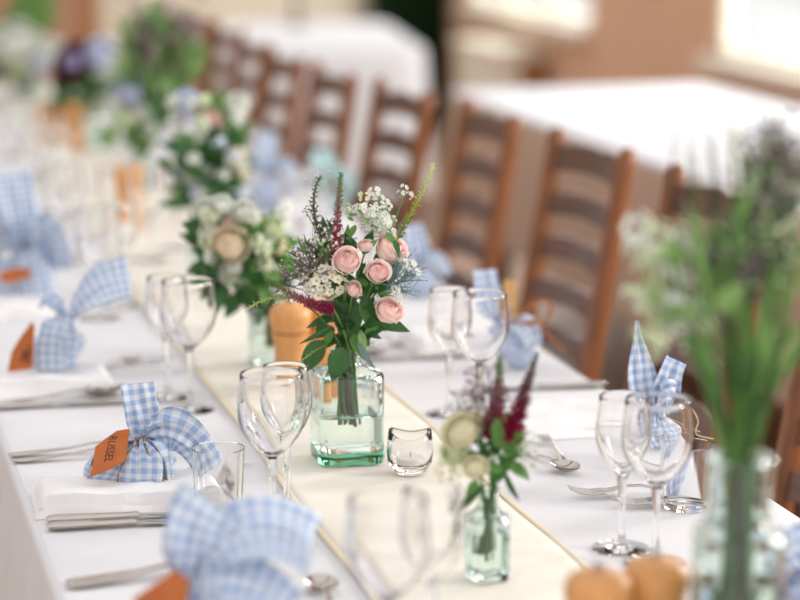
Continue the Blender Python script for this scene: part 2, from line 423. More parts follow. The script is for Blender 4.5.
# ------------------------------------------------------------------ background furniture
def cloth_table(cx, cy, w, l, rot, hang, name_label, cloth_label, corner=0.02, ztop=TZ, folds=16, amp=0.02, flare=0.05, seed=1, drape_shade=None):
    t = thing('trestle_table', name_label, 'table', (cx, cy, 0), rot)
    ins = 0.015+corner*0.4
    boxobj('tabletop', (-w/2+ins, -l/2+ins, ztop-0.034), (w/2-ins, l/2-ins, ztop-0.004), 'tabletop', t)
    for sx in (-1, 1):
        for sy in (-1, 1):
            q = MB(); x, y = sx*(w/2-0.12), sy*(l/2-0.2)
            q.box((x-0.025, y-0.025, 0), (x+0.025, y+0.025, ztop-0.036)); q.build('leg', 'tabletop', t, smooth=False)
    rnd = random.Random(seed)
    ring = []
    x, y, r = w/2, l/2, corner
    seg = 6
    def side(a, bb, n):
        for i in range(n): ring.append((lerp(a[0], bb[0], i/n), lerp(a[1], bb[1], i/n)))
    def arc(c, a0):
        for i in range(seg): 
            a = a0+math.pi/2*i/seg; ring.append((c[0]+r*math.cos(a), c[1]+r*math.sin(a)))
    nl = max(8, int(l/0.025)); nw = max(8, int(w/0.025))
    side((x, -y+r), (x, y-r), nl); arc((x-r, y-r), 0)
    side((x-r, y), (-x+r, y), nw); arc((-x+r, y-r), math.pi/2)
    side((-x, y-r), (-x, -y+r), nl); arc((-x+r, -y+r), math.pi)
    side((-x+r, -y), (x-r, -y), nw); arc((x-r, -y+r), 1.5*math.pi)
    n = len(ring); per = [0]
    for i in range(1, n): per.append(per[-1]+math.hypot(ring[i][0]-ring[i-1][0], ring[i][1]-ring[i-1][1]))
    tot = per[-1]+math.hypot(ring[0][0]-ring[-1][0], ring[0][1]-ring[-1][1])
    nor = []
    for i in range(n):
        a, c = ring[i-1], ring[(i+1) % n]
        dx, dy = c[0]-a[0], c[1]-a[1]; L = math.hypot(dx, dy) or 1; nor.append((dy/L, -dx/L))
    ph = [rnd.uniform(0, 6.28) for _ in range(4)]
    kf = 2*math.pi*max(1, round(folds*tot/6.0))/tot
    kg = 2*math.pi*max(1, round(folds*0.45*tot/6.0))/tot
    prof = [(-0.9*corner, 0), (-0.010, 0), (-0.003, -0.0015), (0.001, -0.006), (0.002, -0.014)]
    prof += [(None, -0.014-(hang-0.014)*k/9) for k in range(1, 10)]
    q = MB(); vs, uv = [], []
    for o, z in prof:
        for i in range(n):
            if o is not None: off = o
            else:
                dd = -z/hang
                wv = 0.6*math.sin(kf*per[i]+ph[0]+0.8*math.sin(kg*per[i]+ph[1]))+0.4*math.sin(kg*per[i]*1.7+ph[2])
                off = 0.002+flare*dd+amp*dd**0.8*wv+0.002
            vs.append((ring[i][0]+nor[i][0]*off, ring[i][1]+nor[i][1]*off, z)); uv.append((per[i], z))
    fs = []
    tw = w/2-0.4*corner; tl_ = l/2-0.4*corner; NX, NY = 16, max(8, int(l/0.1))
    q.grid(lambda u, v: (lerp(-tw, tw, u), lerp(-tl_, tl_, v), -0.0001), NX, NY, uvfn=lambda u, v: (u*w, v*l))
    for k in range(len(prof)-1):
        for i in range(n):
            j = (i+1) % n; fs.append((k*n+i, (k+1)*n+i, (k+1)*n+j, k*n+j))
    q.add(vs, fs, uv)
    if drape_shade:
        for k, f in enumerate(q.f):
            if all(q.v[i][2] < -0.01 for i in f): q.mi[k] = 1  # hanging faces take the tan that stands for shade
    o = q.build('tablecloth', ['cloth', drape_shade or 'cloth'])
    o.location = (cx, cy, ztop-0.0005); o.rotation_euler = (0, 0, rot)
    tag(o, cloth_label, 'tablecloth')
    return t, o
cloth_table(0.0, 1.40, 0.86, 7.6, 0, 0.27, 'long wooden trestle table under the laid white cloth',
            'white cloth on the long laid table with runner', folds=34, amp=0.020, flare=0.035, seed=3)
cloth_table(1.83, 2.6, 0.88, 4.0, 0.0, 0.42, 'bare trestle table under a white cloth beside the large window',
            'white cloth with shade coloured into its drape on empty table beside the large window', folds=14, amp=0.012, flare=0.02, seed=5, drape_shade='drape_shade')
cloth_table(1.45, 7.10, 0.84, 1.60, -0.14, 0.58, 'trestle table under a white cloth before the green curtain',
            'long hanging white cloth on far table before the green curtain', corner=0.10, folds=12, amp=0.02, flare=0.03, seed=9)

# dark green curtain in the corner
q = MB()
def cur(u, v):
    z = 0.02+2.6*v; x = 2.40+0.44*u
    return (x, 9.86+0.035*math.sin(u*34+math.sin(v*3))+0.012*math.sin(u*71+v), z)
q.grid(cur, 70, 12)
c = q.build('curtain', 'curtain'); m = c.modifiers.new('thick', 'SOLIDIFY'); m.thickness = 0.006
tag(c, 'dark green floor-length curtain hanging in the far corner', 'curtain')

# low cabinet under the far window
cb = thing('low_cabinet', 'cream low cabinet with a brown door under the far window', 'cabinet', (2.72, 8.55, 0))
boxobj('body', (-0.14, -0.50, 0.03), (0.11, 0.20, 0.56), 'creampaint', cb)
boxobj('top', (-0.16, -0.52, 0.56), (0.11, 0.22, 0.60), 'creampaint', cb, 0.006)
dr = boxobj('door', (-0.02, -0.525, 0.05), (0.105, -0.50, 0.54), 'cabinetwood', cb, 0.004)
k = MB(); k.lathe([(0, 0), (0.006, 0), (0.006, 0.012), (0.012, 0.018), (0.010, 0.026), (0, 0.028)], 12)
kn = k.build('knob', 'iron', dr, mat=Matrix.Translation((0.0, -0.525, 0.32)) @ Matrix.Rotation(math.pi/2, 4, 'X'))
plinth = boxobj('plinth', (-0.12, -0.48, 0.0), (0.10, 0.18, 0.03), 'cabinetwood', cb)

# candlestick on the far table
cs = thing('candlestick', 'tall dark candlestick at the far end of the distant table', 'candlestick', (1.52, 7.68, TZ))
k = MB(); k.lathe([(0, 0), (0.05, 0), (0.05, 0.008), (0.02, 0.016), (0.012, 0.03), (0, 0.03)], 20); k.build('base', 'iron', cs)
k = MB(); k.lathe([(0, 0.028), (0.012, 0.028), (0.009, 0.10), (0.018, 0.12), (0.009, 0.14), (0.009, 0.24), (0, 0.24)], 16); k.build('stem', 'iron', cs)
k = MB(); k.lathe([(0, 0.238), (0.012, 0.238), (0.035, 0.25), (0.036, 0.256), (0.014, 0.25), (0.014, 0.28), (0, 0.28)], 20); k.build('drip_cup', 'iron', cs)
k = MB(); k.lathe([(0, 0.252), (0.011, 0.252), (0.010, 0.48), (0.004, 0.487), (0, 0.487)], 14); k.build('candle', 'candle', cs)

# ------------------------------------------------------------------ ladder-back chairs
def make_chair():
    t = bpy.data.objects.new('ladder_back_chair', None); COL.objects.link(t); t.empty_display_size = 0.05
    def lean(z): return 0.185+(0.10*((z-0.42)/0.58) if z > 0.42 else 0.02*(0.42-z)/0.42)
    for s in (-1, 1):
        q = MB(); zs = [0.0, 0.2, 0.42, 0.55, 0.7, 0.85, 0.96, 0.985, 1.0, 1.006]
        rs = [0.016, 0.018, 0.020, 0.020, 0.019, 0.018, 0.017, 0.019, 0.014, 0.004]
        q.tube([(lean(z), s*0.174, z) for z in zs], rs, 12); q.build('stile', 'wood', t)
        q = MB(); zf = [0.0, 0.04, 0.2, 0.34, 0.42, 0.448]
        q.tube([(-0.19, s*0.20, z) for z in zf], [0.013, 0.018, 0.020, 0.021, 0.02, 0.018], 12); q.build('leg', 'wood', t)
    for k, z in enumerate((0.945, 0.865, 0.785, 0.705, 0.625, 0.545)):
        q = MB()
        def fn(u, v, side):
            y = lerp(-0.162, 0.162, u); c = 1-abs(2*u-1)
            top = 0.019+0.012*math.sin(min(1, c*1.25)*math.pi/2)-0.006*math.exp(-((2*u-1)/0.18)**2)+(0.006 if k == 0 else 0)
            bot = -0.020+0.008*math.sin(c*math.pi/2)
            zz = z+lerp(bot, top, v)
            return (lean(zz)+0.022*math.sin(math.pi*u)+side*0.004, y, zz)
        q.grid(lambda u, v: fn(u, v, 1), 16, 3); q.grid(lambda u, v: fn(u, v, -1), 16, 3, flip=True)
        for v in (0, 1): q.grid(lambda u, w, v=v: fn(u, v, lerp(-1, 1, w)), 16, 1, flip=(v == 1))
        q.build('slat', 'slat', t)
    q = MB()
    def st(u, v):
        x = lerp(-0.205, 0.175, v); hw = lerp(0.215, 0.165, v)
        return (x, lerp(-hw, hw, u), 0.45+0.012*math.cos((u-0.5)*math.pi)*math.cos((v-0.5)*math.pi)-0.006)
    q.grid(st, 12, 12); s = q.build('seat', 'seat', t); m = s.modifiers.new('thick', 'SOLIDIFY'); m.thickness = 0.03
    for z in (0.14, 0.26):
        for sgn in (-1, 1):
            q = MB(); q.tube([(-0.185, sgn*0.198, z), (0.0, sgn*0.184, z), (0.19, sgn*0.168, z)], [0.009, 0.012, 0.009], 8); q.build('stretcher', 'wood', t)
    q = MB(); q.tube([(-0.19, -0.19, 0.20), (-0.19, 0, 0.20), (-0.19, 0.19, 0.20)], [0.009, 0.013, 0.009], 8); q.build('stretcher', 'wood', t)
    return t
chair = make_chair()
chair_spots = [  # X of the backrest top, Y centre, turn in degrees, label
    (0.73, 0.03, 2, 'ladder-back chair cut off at the frame edge beside the nearest tall bouquet'),
    (0.715, 0.60, 2, 'ladder-back chair seen through the tall green bouquet in the foreground'),
    (0.70, 1.17, 2, 'ladder-back chair behind the gingham favour with the brown twine bow'),
    (0.68, 1.735, -1, 'ladder-back chair in front of the far corner of the window table'),
    (0.625, 2.225, 3, 'ladder-back chair before the end of the far table, right of its white drape'),
    (0.57, 2.68, 1, 'ladder-back chair standing just left of the far table\'s bright drape'),
    (0.55, 3.155, 1, 'ladder-back chair with white cloth showing between its slats, second left of the drape'),
    (0.56, 3.65, 1, 'ladder-back chair third left of the far table\'s drape'),
    (0.58, 4.15, 2, 'ladder-back chair just right of the tall green far bouquet'),
    (0.58, 4.70, 2, 'ladder-back chair hidden mostly by the tall green far bouquet'),
]
for i, (x, y, a, lab) in enumerate(chair_spots):
    c = chair if i == 0 else copy_tree(chair)
    ang = math.radians(a)
    c.location = (x-0.285*math.cos(ang), y-0.285*math.sin(ang), 0); c.rotation_euler = (0, 0, ang)
    tag(c, lab, 'chair', 'wooden ladder-back chairs along the laid table')

# ------------------------------------------------------------------ runner
q = MB()
RW = 0.124; Y0, Y1 = -2.2, 5.0
def rn(u, v):
    y = lerp(Y0, Y1, v); x = lerp(-RW, RW, u)
    x += 0.003*math.sin(y*4.1)+0.002*math.sin(y*11)
    return (x, y, 0.0013+0.0009*math.sin(y*16+x*20)*math.sin(x*30+y*3)+0.0005)
q.grid(rn, 14, 200, uvfn=lambda u, v: (u*0.25, v*7))
o = q.build('table_runner', 'runner'); o.location = (0.003, 0, TZ)
m = o.modifiers.new('thick', 'SOLIDIFY'); m.thickness = 0.0012; m.offset = 1
tag(o, 'cream satin table runner down the middle of the laid table', 'table runner')
for s in (-1, 1):
    q = MB()
    q.grid(lambda u, v: (s*(RW-0.006+0.006*u)+0.003*math.sin(lerp(Y0, Y1, v)*4.1)+0.002*math.sin(lerp(Y0, Y1, v)*11), lerp(Y0, Y1, v), 0.0052-0.0012*abs(2*u-1)), 2, 200)
    h = q.build('hem', 'hem', o)

# ------------------------------------------------------------------ glassware
def wine_glass_mesh(h, rb, rmax, rim, stemh):
    t = bpy.data.objects.new('wine_glass', None); COL.objects.link(t); t.empty_display_size = 0.02
    th = 0.0012; hb = h-stemh
    out = [(0.0, stemh), (0.0045, stemh+0.001)]
    for k in range(1, 17):
        u = k/16
        r = rmax*math.sin(min(1, u/0.55)*math.pi/2)**0.75 if u < 0.55 else lerp(rmax, rim, smooth((u-0.55)/0.45))
        out.append((max(0.005, r), stemh+hb*u))
    inn = [(max(0.0, r-th-0.0016*(1-i/len(out))), z+(0.004*(1-i/len(out)))) for i, (r, z) in enumerate(out)][2:]
    prof = out+[(rim-th/2, h+0.0006)]+inn[::-1]+[(0, stemh+0.007)]
    q = MB(); q.lathe(prof, 36); q.build('bowl', 'glass', t)
    q = MB(); q.lathe([(0, 0.0052), (0.0075, 0.0055), (0.0048, 0.014), (0.0036, 0.03), (0.0034, stemh*0.55), (0.0040, stemh*0.8), (0.0058, stemh-0.002), (0.0058, stemh+0.0008), (0, stemh+0.0012)], 20)
    q.build('stem', 'glass', t)
    q = MB(); q.lathe([(0, 0), (rb, 0), (rb+0.0006, 0.0009), (rb, 0.0018), (rb*0.55, 0.0032), (0.0085, 0.0056), (0, 0.0058)], 36)
    q.build('foot', 'glass', t)
    return t
def tumbler_mesh():
    t = MB(); r, h, th = 0.031, 0.075, 0.0016
    t.lathe([(0, 0), (r*0.84, 0), (r*0.88, 0.002), (r, h), (r-th/2, h+0.0006), (r-th, h), (r*0.86-th, 0.009), (r*0.6, 0.0075), (0, 0.0075)], 36)
    return t
GR = 'stemmed wine glasses on the laid table'
big = wine_glass_mesh(0.180, 0.033, 0.0385, 0.0355, 0.082)
small = wine_glass_mesh(0.172, 0.031, 0.0300, 0.0265, 0.080)
used = set()
def put_glass(proto, px, py, lab, pos=None):
    p = tp(px, py) if pos is None else Vector((pos[0], pos[1], TZ))
    g = copy_tree(proto) if proto.name in used else proto
    used.add(proto.name)
    z = TZ+0.0002 if abs(p.x) > 0.128 else TZ+0.0042
    g.location = (p.x, p.y, z); tag(g, lab, 'wine glass', GR)
    return g
put_glass(big, 273, 530, 'large wine glass just left of the green square vase')
put_glass(small, 287, 512, 'slim wine glass overlapped by the large one left of the green vase')
put_glass(small, 621, 549, 'slim wine glass, left of the pair over the nearest pepper mills')
put_glass(big, 655, 563, 'large wine glass, right of the pair over the nearest pepper mills')
put_glass(small, 449, 414, 'slim wine glass behind the small crimson-spiked posy')
put_glass(big, 479, 426, 'large wine glass in front of the favour with the brown twine bow')
put_glass(small, 168, 398, 'slim wine glass left of the pair behind the lettered tag favour')
put_glass(big, 190, 410, 'large wine glass right of the pair behind the lettered tag favour')
put_glass(big, 388, 690, 'blurred large wine glass in front of the green square vase')
put_glass(small, 432, 672, 'blurred slim wine glass at the frame\'s lower edge beside the small posy bottle')
TG = 'straight glass tumblers on the laid table'
tum = tumbler_mesh().mesh('tumbler', 'glass')
def put_tumbler(px, py, lab, pos=None):
    p = tp(px, py) if pos is None else Vector((pos[0], pos[1], TZ))
    o = link('tumbler', tum); o.location = (p.x, p.y, TZ+0.0002); tag(o, lab, 'tumbler', TG); return o
put_tumbler(219, 511, 'empty glass tumbler between the lettered tag favour and the wine glasses')
put_tumbler(686, 507, 'empty glass tumbler right of the wine glasses over the mills')

# small round tealight holder
tl = thing('tealight_holder', 'small clear glass tealight holder beside the green vase', 'tealight holder')
p = tp(410, 476); tl.location = (p.x, p.y, TZ+0.0042)
q = MB()
def th(u, v):
    pass
prof_o = [(0, 0), (0.016, 0), (0.021, 0.003), (0.027, 0.014), (0.0285, 0.026), (0.0275, 0.04), (0.0262, 0.05)]
prof_i = [(0.0238, 0.05), (0.0250, 0.04), (0.0258, 0.027), (0.0240, 0.016), (0.018, 0.010), (0, 0.009)]
q.lathe(prof_o+[(0.025, 0.0512)]+prof_i, 36)
for i, (x, y, z) in enumerate(q.v):
    if z > 0.03: q.v[i] = (x, y, z+0.0045*math.cos(2*math.atan2(y, x)+0.6)*((z-0.03)/0.02))
q.build('holder', 'glass', tl)
q = MB(); q.lathe([(0, 0.0102), (0.0165, 0.0105), (0.0175, 0.018), (0.0165, 0.0195), (0, 0.019)], 24); q.build('tealight', 'wax', tl)
q = MB(); q.tube([(0, 0, 0.019), (0.0004, 0, 0.023), (0.0012, 0, 0.026)], 0.0005, 5); q.build('wick', 'ink', tl)

# ------------------------------------------------------------------ pepper mills
def make_mill():
    t = bpy.data.objects.new('pepper_mill', None); COL.objects.link(t); t.empty_display_size = 0.02
    q = MB(); q.lathe([(0, 0), (0.0285, 0), (0.030, 0.002), (0.030, 0.010), (0.0285, 0.014), (0.0262, 0.022), (0.0236, 0.040), (0.0226, 0.056),
                       (0.0238, 0.070), (0.0262, 0.078), (0.0272, 0.080), (0.0272, 0.0835), (0, 0.0835)], 36); q.build('body', 'mill', t)
    q = MB(); q.lathe([(0, 0.0835), (0.0245, 0.0835), (0.0245, 0.086), (0, 0.086)], 32); q.build('collar', 'groove', t)
    q = MB(); q.lathe([(0, 0.086), (0.0265, 0.086), (0.0275, 0.088), (0.0268, 0.091), (0.0292, 0.097), (0.0305, 0.105), (0.0292, 0.114), (0.0245, 0.1205), (0.016, 0.1245), (0.006, 0.1262), (0, 0.1264)], 36)
    q.build('head', 'mill', t)
    q = MB(); q.lathe([(0, 0.126), (0.005, 0.126), (0.0055, 0.129), (0.004, 0.133), (0, 0.1345)], 16); q.build('top_nut', 'steel', t)
    return t
mill = make_mill()
mills = [((291, 393), 'beech pepper mill behind the wine glasses, left of the green vase'),
         ((324, 385), 'beech pepper mill half hidden by the green vase\'s leaves'),
         ((596, 711), 'blurred beech pepper mill at the lower edge, left one of the nearest pair'),
         ((653, 697), 'blurred beech pepper mill at the lower edge, right one of the nearest pair'),
         ((129, 229), 'distant beech pepper mill standing alone behind the glass clutter'),
         ((51, 151), 'farthest pepper mills by the dark red bouquet, left one'),
         ((74, 152), 'farthest pepper mills by the dark red bouquet, right one')]
for i, ((px, py), lab) in enumerate(mills):
    c = mill if i == 0 else copy_tree(mill)
    p = tp(px, py); c.location = (p.x, p.y, TZ+0.0042); c.rotation_euler = (0, 0, i*1.3); tag(c, lab, 'pepper mill', 'beech pepper mills')

# ------------------------------------------------------------------ cutlery (along +x, tip at +x, resting on z = 0)
def strip(q, xs, ws, zs, th, dish=None, cols=6):
    """a flat bar of varying width, centre height and thickness; dish hollows it across"""
    n = len(xs)
    def pt(i, c, top):
        t = c/cols*2-1
        w = ws[i]; d = (dish[i] if dish else 0.0)
        e = math.sqrt(max(0, 1-t*t))
        z = zs[i]+d*(t*t)+(th[i]/2)*(e if top else -e)
        return (xs[i], w*t, z)
    vs = []
    for i in range(n):
        for c in range(cols+1): vs.append(pt(i, c, True))
        for c in range(cols-1, 0, -1): vs.append(pt(i, c, False))
    m = 2*cols; fs = []
    for i in range(n-1):
        for c in range(m):
            d2 = (c+1) % m; fs.append((i*m+c, (i+1)*m+c, (i+1)*m+d2, i*m+d2))
    fs.append(tuple(range(m))); fs.append(tuple((n-1)*m+c for c in range(m))[::-1])
    q.add(vs, fs)
def handle(q, L, z0=0.0025, zr=0.012):
    xs = [0, 0.002, 0.008, 0.02, 0.045, 0.075, L*0.85, L]
    ws = [0.002, 0.006, 0.0088, 0.0095, 0.0070, 0.0045, 0.0032, 0.0036]
    zs = [z0, z0, z0, z0+0.0005, z0+0.002, z0+0.004, zr, zr]
    strip(q, xs, ws, zs, [0.003]*len(xs))
def make_knife(L=0.215):
    t = bpy.data.objects.new('table_knife', None); COL.objects.link(t)
    q = MB(); strip(q, [0, 0.003, 0.012, 0.05, 0.09, 0.097, 0.100], [0.004, 0.0075, 0.0095, 0.0085, 0.0068, 0.0078, 0.006], [0.0045]*7, [0.004, 0.008, 0.009, 0.008, 0.007, 0.008, 0.006]); q.build('handle', 'steel', t)
    q = MB(); xs = [0.0995, 0.105, 0.125, 0.16, 0.19, 0.205, L]; strip(q, xs, [0.005, 0.0078, 0.0092, 0.0098, 0.0092, 0.007, 0.002], [0.0045, 0.004, 0.0032, 0.0028, 0.0025, 0.0022, 0.002], [0.0035, 0.0022, 0.002, 0.002, 0.0018, 0.0016, 0.001]); q.build('blade', 'steel', t)
    return t
def make_fork(L=0.195):
    t = bpy.data.objects.new('table_fork', None); COL.objects.link(t)
    q = MB(); handle(q, L*0.66); q.build('handle', 'steel', t)
    x0 = L*0.655; q = MB()
    strip(q, [x0, x0+0.008, x0+0.016, x0+0.026], [0.0036, 0.008, 0.0115, 0.012], [0.012, 0.010, 0.0075, 0.0065], [0.003, 0.0026, 0.0022, 0.002]); q.build('fork_head', 'steel', t)
    for k in range(4):
        y = -0.0096+0.0064*k; q = MB()
        q.tube([(x0+0.025, y, 0.0065), (x0+0.04, y, 0.0055), (x0+0.055, y, 0.0075), (L, y*0.95, 0.012)], [0.0018, 0.0017, 0.0015, 0.0007], 6); q.build('tine', 'steel', t)
    return t
def make_spoon(L=0.19):
    t = bpy.data.objects.new('table_spoon', None); COL.objects.link(t)
    q = MB(); handle(q, L*0.70); q.build('handle', 'steel', t)
    x0 = L*0.695; bl = L-x0; q = MB()
    def sp(u, v, o):
        x = x0+bl*u; w = 0.0195*math.sin(math.pi*(0.06+0.90*u)**0.85)**0.7+0.0015
        t2 = 2*v-1; dep = 0.0105*math.sin(math.pi*min(1, u*1.02))**0.7
        return (x, w*t2, 0.0125-dep*(1-t2*t2)*(1)-0.003*u*0+o)
    q.grid(lambda u, v: sp(u, v, 0.0), 14, 8, flip=True); q.grid(lambda u, v: sp(u, v, -0.0012), 14, 8)
    q.build('spoon_bowl', 'steel', t)
    return t
CUT = {'knife': make_knife(), 'fork': make_fork(), 'spoon': make_spoon()}
cused = set()
def put_cut(kind, a, ang, lab, z=0.0, sc=1.0):
    """a: world xy of the handle end; ang: heading of the tip in degrees from +X"""
    c = copy_tree(CUT[kind]) if kind in cused else CUT[kind]
    cused.add(kind)
    c.location = (a[0], a[1], TZ+0.0008+z); c.rotation_euler = (0, 0, math.radians(ang)); c.scale = (sc, sc, sc)
    tag(c, lab, kind, 'steel cutlery of the place settings')
    return c
def pxy(px, py): p = tp(px, py); return (p.x, p.y)
put_cut('knife', pxy(46, 524), -3.5, 'table knife along the front of the nearer napkin, upper of two', sc=1.05)
put_cut('knife', pxy(47, 531), -2.5, 'table knife along the front of the nearer napkin, lower of two', sc=1.0)
put_cut('fork', pxy(8, 457), -2, 'table fork left of the lettered tag favour, upper of two')
put_cut('fork', pxy(12, 463), 0, 'table fork left of the lettered tag favour, lower of two')
put_cut('spoon', pxy(186, 478), 32, 'dessert spoon right of the lettered tag favour', sc=0.5)
put_cut('fork', pxy(140, 489), 34, 'dessert fork right of the lettered tag favour', sc=0.78)
put_cut('knife', pxy(-22, 411), -1, 'knife with the spoon in front of the second napkin', sc=1.0)
put_cut('spoon', pxy(-8, 407), 10, 'bronze-toned spoon in front of the second napkin', sc=1.0)
put_cut('fork', pxy(66, 584), 4, 'fork at the lower edge beside the nearest favour, upper of two')
put_cut('fork', pxy(67, 589), 6, 'fork at the lower edge beside the nearest favour, lower of two')
def put_cut2(kind, a, b, L, lab, sc):
    p, q = tp(*a), tp(*b); d = q-p
    return put_cut(kind, (q.x-d.normalized().x*L*sc, q.y-d.normalized().y*L*sc), math.degrees(math.atan2(d.y, d.x)), lab, sc=sc)
put_cut2('spoon', (352, 655), (318, 584), 0.19, 'spoon whose bowl enters at the lower frame edge', 0.85)
put_cut2('fork', (582, 482), (538, 437), 0.195, 'dessert fork with tines towards the small posy', 0.85)
put_cut2('spoon', (520, 452), (576, 477), 0.19, 'dessert spoon beside the dessert fork by the small posy', 0.80)
put_cut('knife', pxy(606, 387), 176, 'knife behind the folded napkin on the far side', sc=1.0)
put_cut('fork', pxy(730, 493), 172, 'table fork right of the wine glasses over the mills')
put_cut('fork', pxy(770, 499), 178, 'table fork reaching the cloth\'s edge by the nearest tall bouquet')
put_cut('spoon', pxy(455, 352), 176, 'spoon right of the pink roses', sc=0.8)
put_cut('knife', pxy(470, 357), 178, 'knife right of the pink roses', sc=0.9)
put_cut('spoon', pxy(78, 372), 28, 'dessert spoon behind the second napkin', sc=0.6)
put_cut('fork', pxy(95, 371), 20, 'dessert fork behind the second napkin', sc=0.65)

# ------------------------------------------------------------------ napkins
def napkin_mesh(w, d, seed, hmax=0.026):
    """folded cloth, long side along x, soft rounded front at -y; two folded layers"""
    rnd = random.Random(seed); a, b2, c3 = [rnd.uniform(0, 6.28) for _ in range(3)]
    def layer(q, x0, x1, y0, y1, zb, ht, off):
        def env(u, v):
            e = min(1, min(u, 1-u)*14); f = min(1, min(v*12, (1-v)*8))
            return math.sqrt(max(0, 1-(1-e)**2))*math.sqrt(max(0, 1-(1-f)**2))
        def top(u, v):
            x = lerp(x0, x1, u); y = lerp(y0, y1, v)+0.004*math.sin(u*5+a)
            z = zb+ht*env(u, v)*(0.78+0.10*math.sin(u*6+a+v*2)+0.07*math.sin(u*13+v*5+b2)+0.06*math.sin(v*6+u*3+c3)+0.10*math.exp(-((u-0.42-0.35*v)/0.05)**2))
            return (x, y, z)
        def bot(u, v):
            x, y, z = top(u, v); return (x, y, zb+min(0.0, 0.0)+0.0002)
        L = x1-x0; D = y1-y0
        q.grid(top, 40, 20, uvfn=lambda u, v: (u*L, v*D)); q.grid(bot, 40, 20, uvfn=lambda u, v: (u*L, v*D), flip=True)
    q = MB(); layer(q, -w/2, w/2, -d/2, d/2, 0.0, hmax*0.55, 0)
    q2 = MB(); layer(q2, -w/2+0.004, w/2-0.006, -d/2+0.006, d/2-0.01, hmax*0.38, hmax*0.62, 1)
    return q, q2
NAP = []
def put_napkin(x, y, ang, lab, w=0.225, d=0.15, seed=0, hmax=0.026):
    q, q2 = napkin_mesh(w, d, seed, hmax)
    t = thing('folded_napkin', lab, 'napkin', (x, y, TZ+0.0002), math.radians(ang), 'white folded napkins')
    q.build('lower_fold', 'napkin', t); q2.build('upper_fold', 'napkin', t)
    return t
put_napkin(-0.307, -0.117, -3, 'white folded napkin in front of the lettered tag favour', 0.228, 0.118, 1, 0.029)
put_napkin(-0.345, 0.515, 0, 'white folded napkin below the favour with the long gingham tail', 0.20, 0.13, 2)
put_napkin(-0.350, 1.10, 2, 'white folded napkin farthest up the near side, at the frame edge', 0.20, 0.13, 3)
put_napkin(0.318, 0.115, 178, 'white folded napkin across the runner, beside the dessert fork', 0.215, 0.155, 4)
put_napkin(0.325, 0.66, 180, 'white folded napkin behind the wine glasses right of the roses', 0.20, 0.14, 5)
put_napkin(0.325, 1.25, 180, 'white folded napkin below the pale gingham favour behind the roses', 0.20, 0.14, 6)
put_napkin(0.33, 1.85, 180, 'white folded napkin before the teal gingham favour', 0.20, 0.14, 7)
put_napkin(-0.345, 1.70, 180, 'white folded napkin among the distant near-side settings', 0.20, 0.14, 8)

# ------------------------------------------------------------------ local frames: x to the camera's right, y away from it, z up
HF = Vector((math.sin(YAW), math.cos(YAW), 0))
def lp(base, px, py, dy=0.0):
    """place, relative to base, on the upright plane dy behind it that the photograph shows at px, py"""
    q = ray(px, py); t = ((base-CAM).dot(HF)+dy)/q.dot(HF); p = CAM+q*t-base
    return Vector((p.dot(RGT), dy, p.z))

# ------------------------------------------------------------------ gingham favours
def flap(q, path, wfn, side, curl=0.0, pleat=0.0, waves=3, nu=12, phase=0.0):
    path = [Vector(p) for p in path]; n = len(path)-1; L = [0.0]
    for a, b in zip(path, path[1:]): L.append(L[-1]+(b-a).length)
    side = Vector(side)
    def fr(k):
        d = (path[min(k+1, n)]-path[max(k-1, 0)]).normalized(); s = (side-d*side.dot(d)).normalized(); return d, s, s.cross(d)
    def fn(u, v):
        k = int(round(v*n)); d, s, nn = fr(k); w = wfn(v); t = 2*u-1
        return path[k]+s*(w*t/2)+nn*(curl*w*t*t+pleat*(1-0.75*v)*math.sin(waves*math.pi*t+phase)+0.0015*math.sin(9*v+5*t+phase))
    q.grid(fn, nu, n, uvfn=lambda u, v: ((2*u-1)*wfn(v)/2*1.0+0.0237, L[int(round(v*n))]))
def bundle(q, c, rx, ry, h, neck, nr, seed, wr=0.10):
    rnd = random.Random(seed); ph = [rnd.uniform(0, 6.28) for _ in range(5)]
    c = Vector(c); neck = Vector(neck)
    def fn(u, v):
        a = 2*math.pi*u
        prof = math.sin(math.pi*min(1.0, 0.02+v*0.70))**0.55 if v < 0.6 else lerp(math.sin(math.pi*0.44)**0.55, 0.0, 0)*lerp(1, 0, smooth((v-0.6)/0.4))
        e = smooth((v-0.35)/0.65)
        cen = c.lerp(neck, smooth(v)**1.2); cen.z = lerp(0, neck.z, v**1.15) if v > 0 else 0
        w = 1+wr*(0.25+v)*(math.sin(6*a+ph[0]+3*v)*0.5+math.sin(11*a+ph[1]-4*v)*0.35+math.sin(3*a+ph[2]+5*v)*0.4)
        r1 = max(prof*rx*w, nr); r2 = max(prof*ry*w, nr)
        return (cen.x+r1*math.cos(a), cen.y+r2*math.sin(a), cen.z)
    q.grid(fn, 40, 18, closeu=True, uvfn=lambda u, v: (abs(2*u-1)*math.pi*(rx+ry)/2, v*(h+rx)))
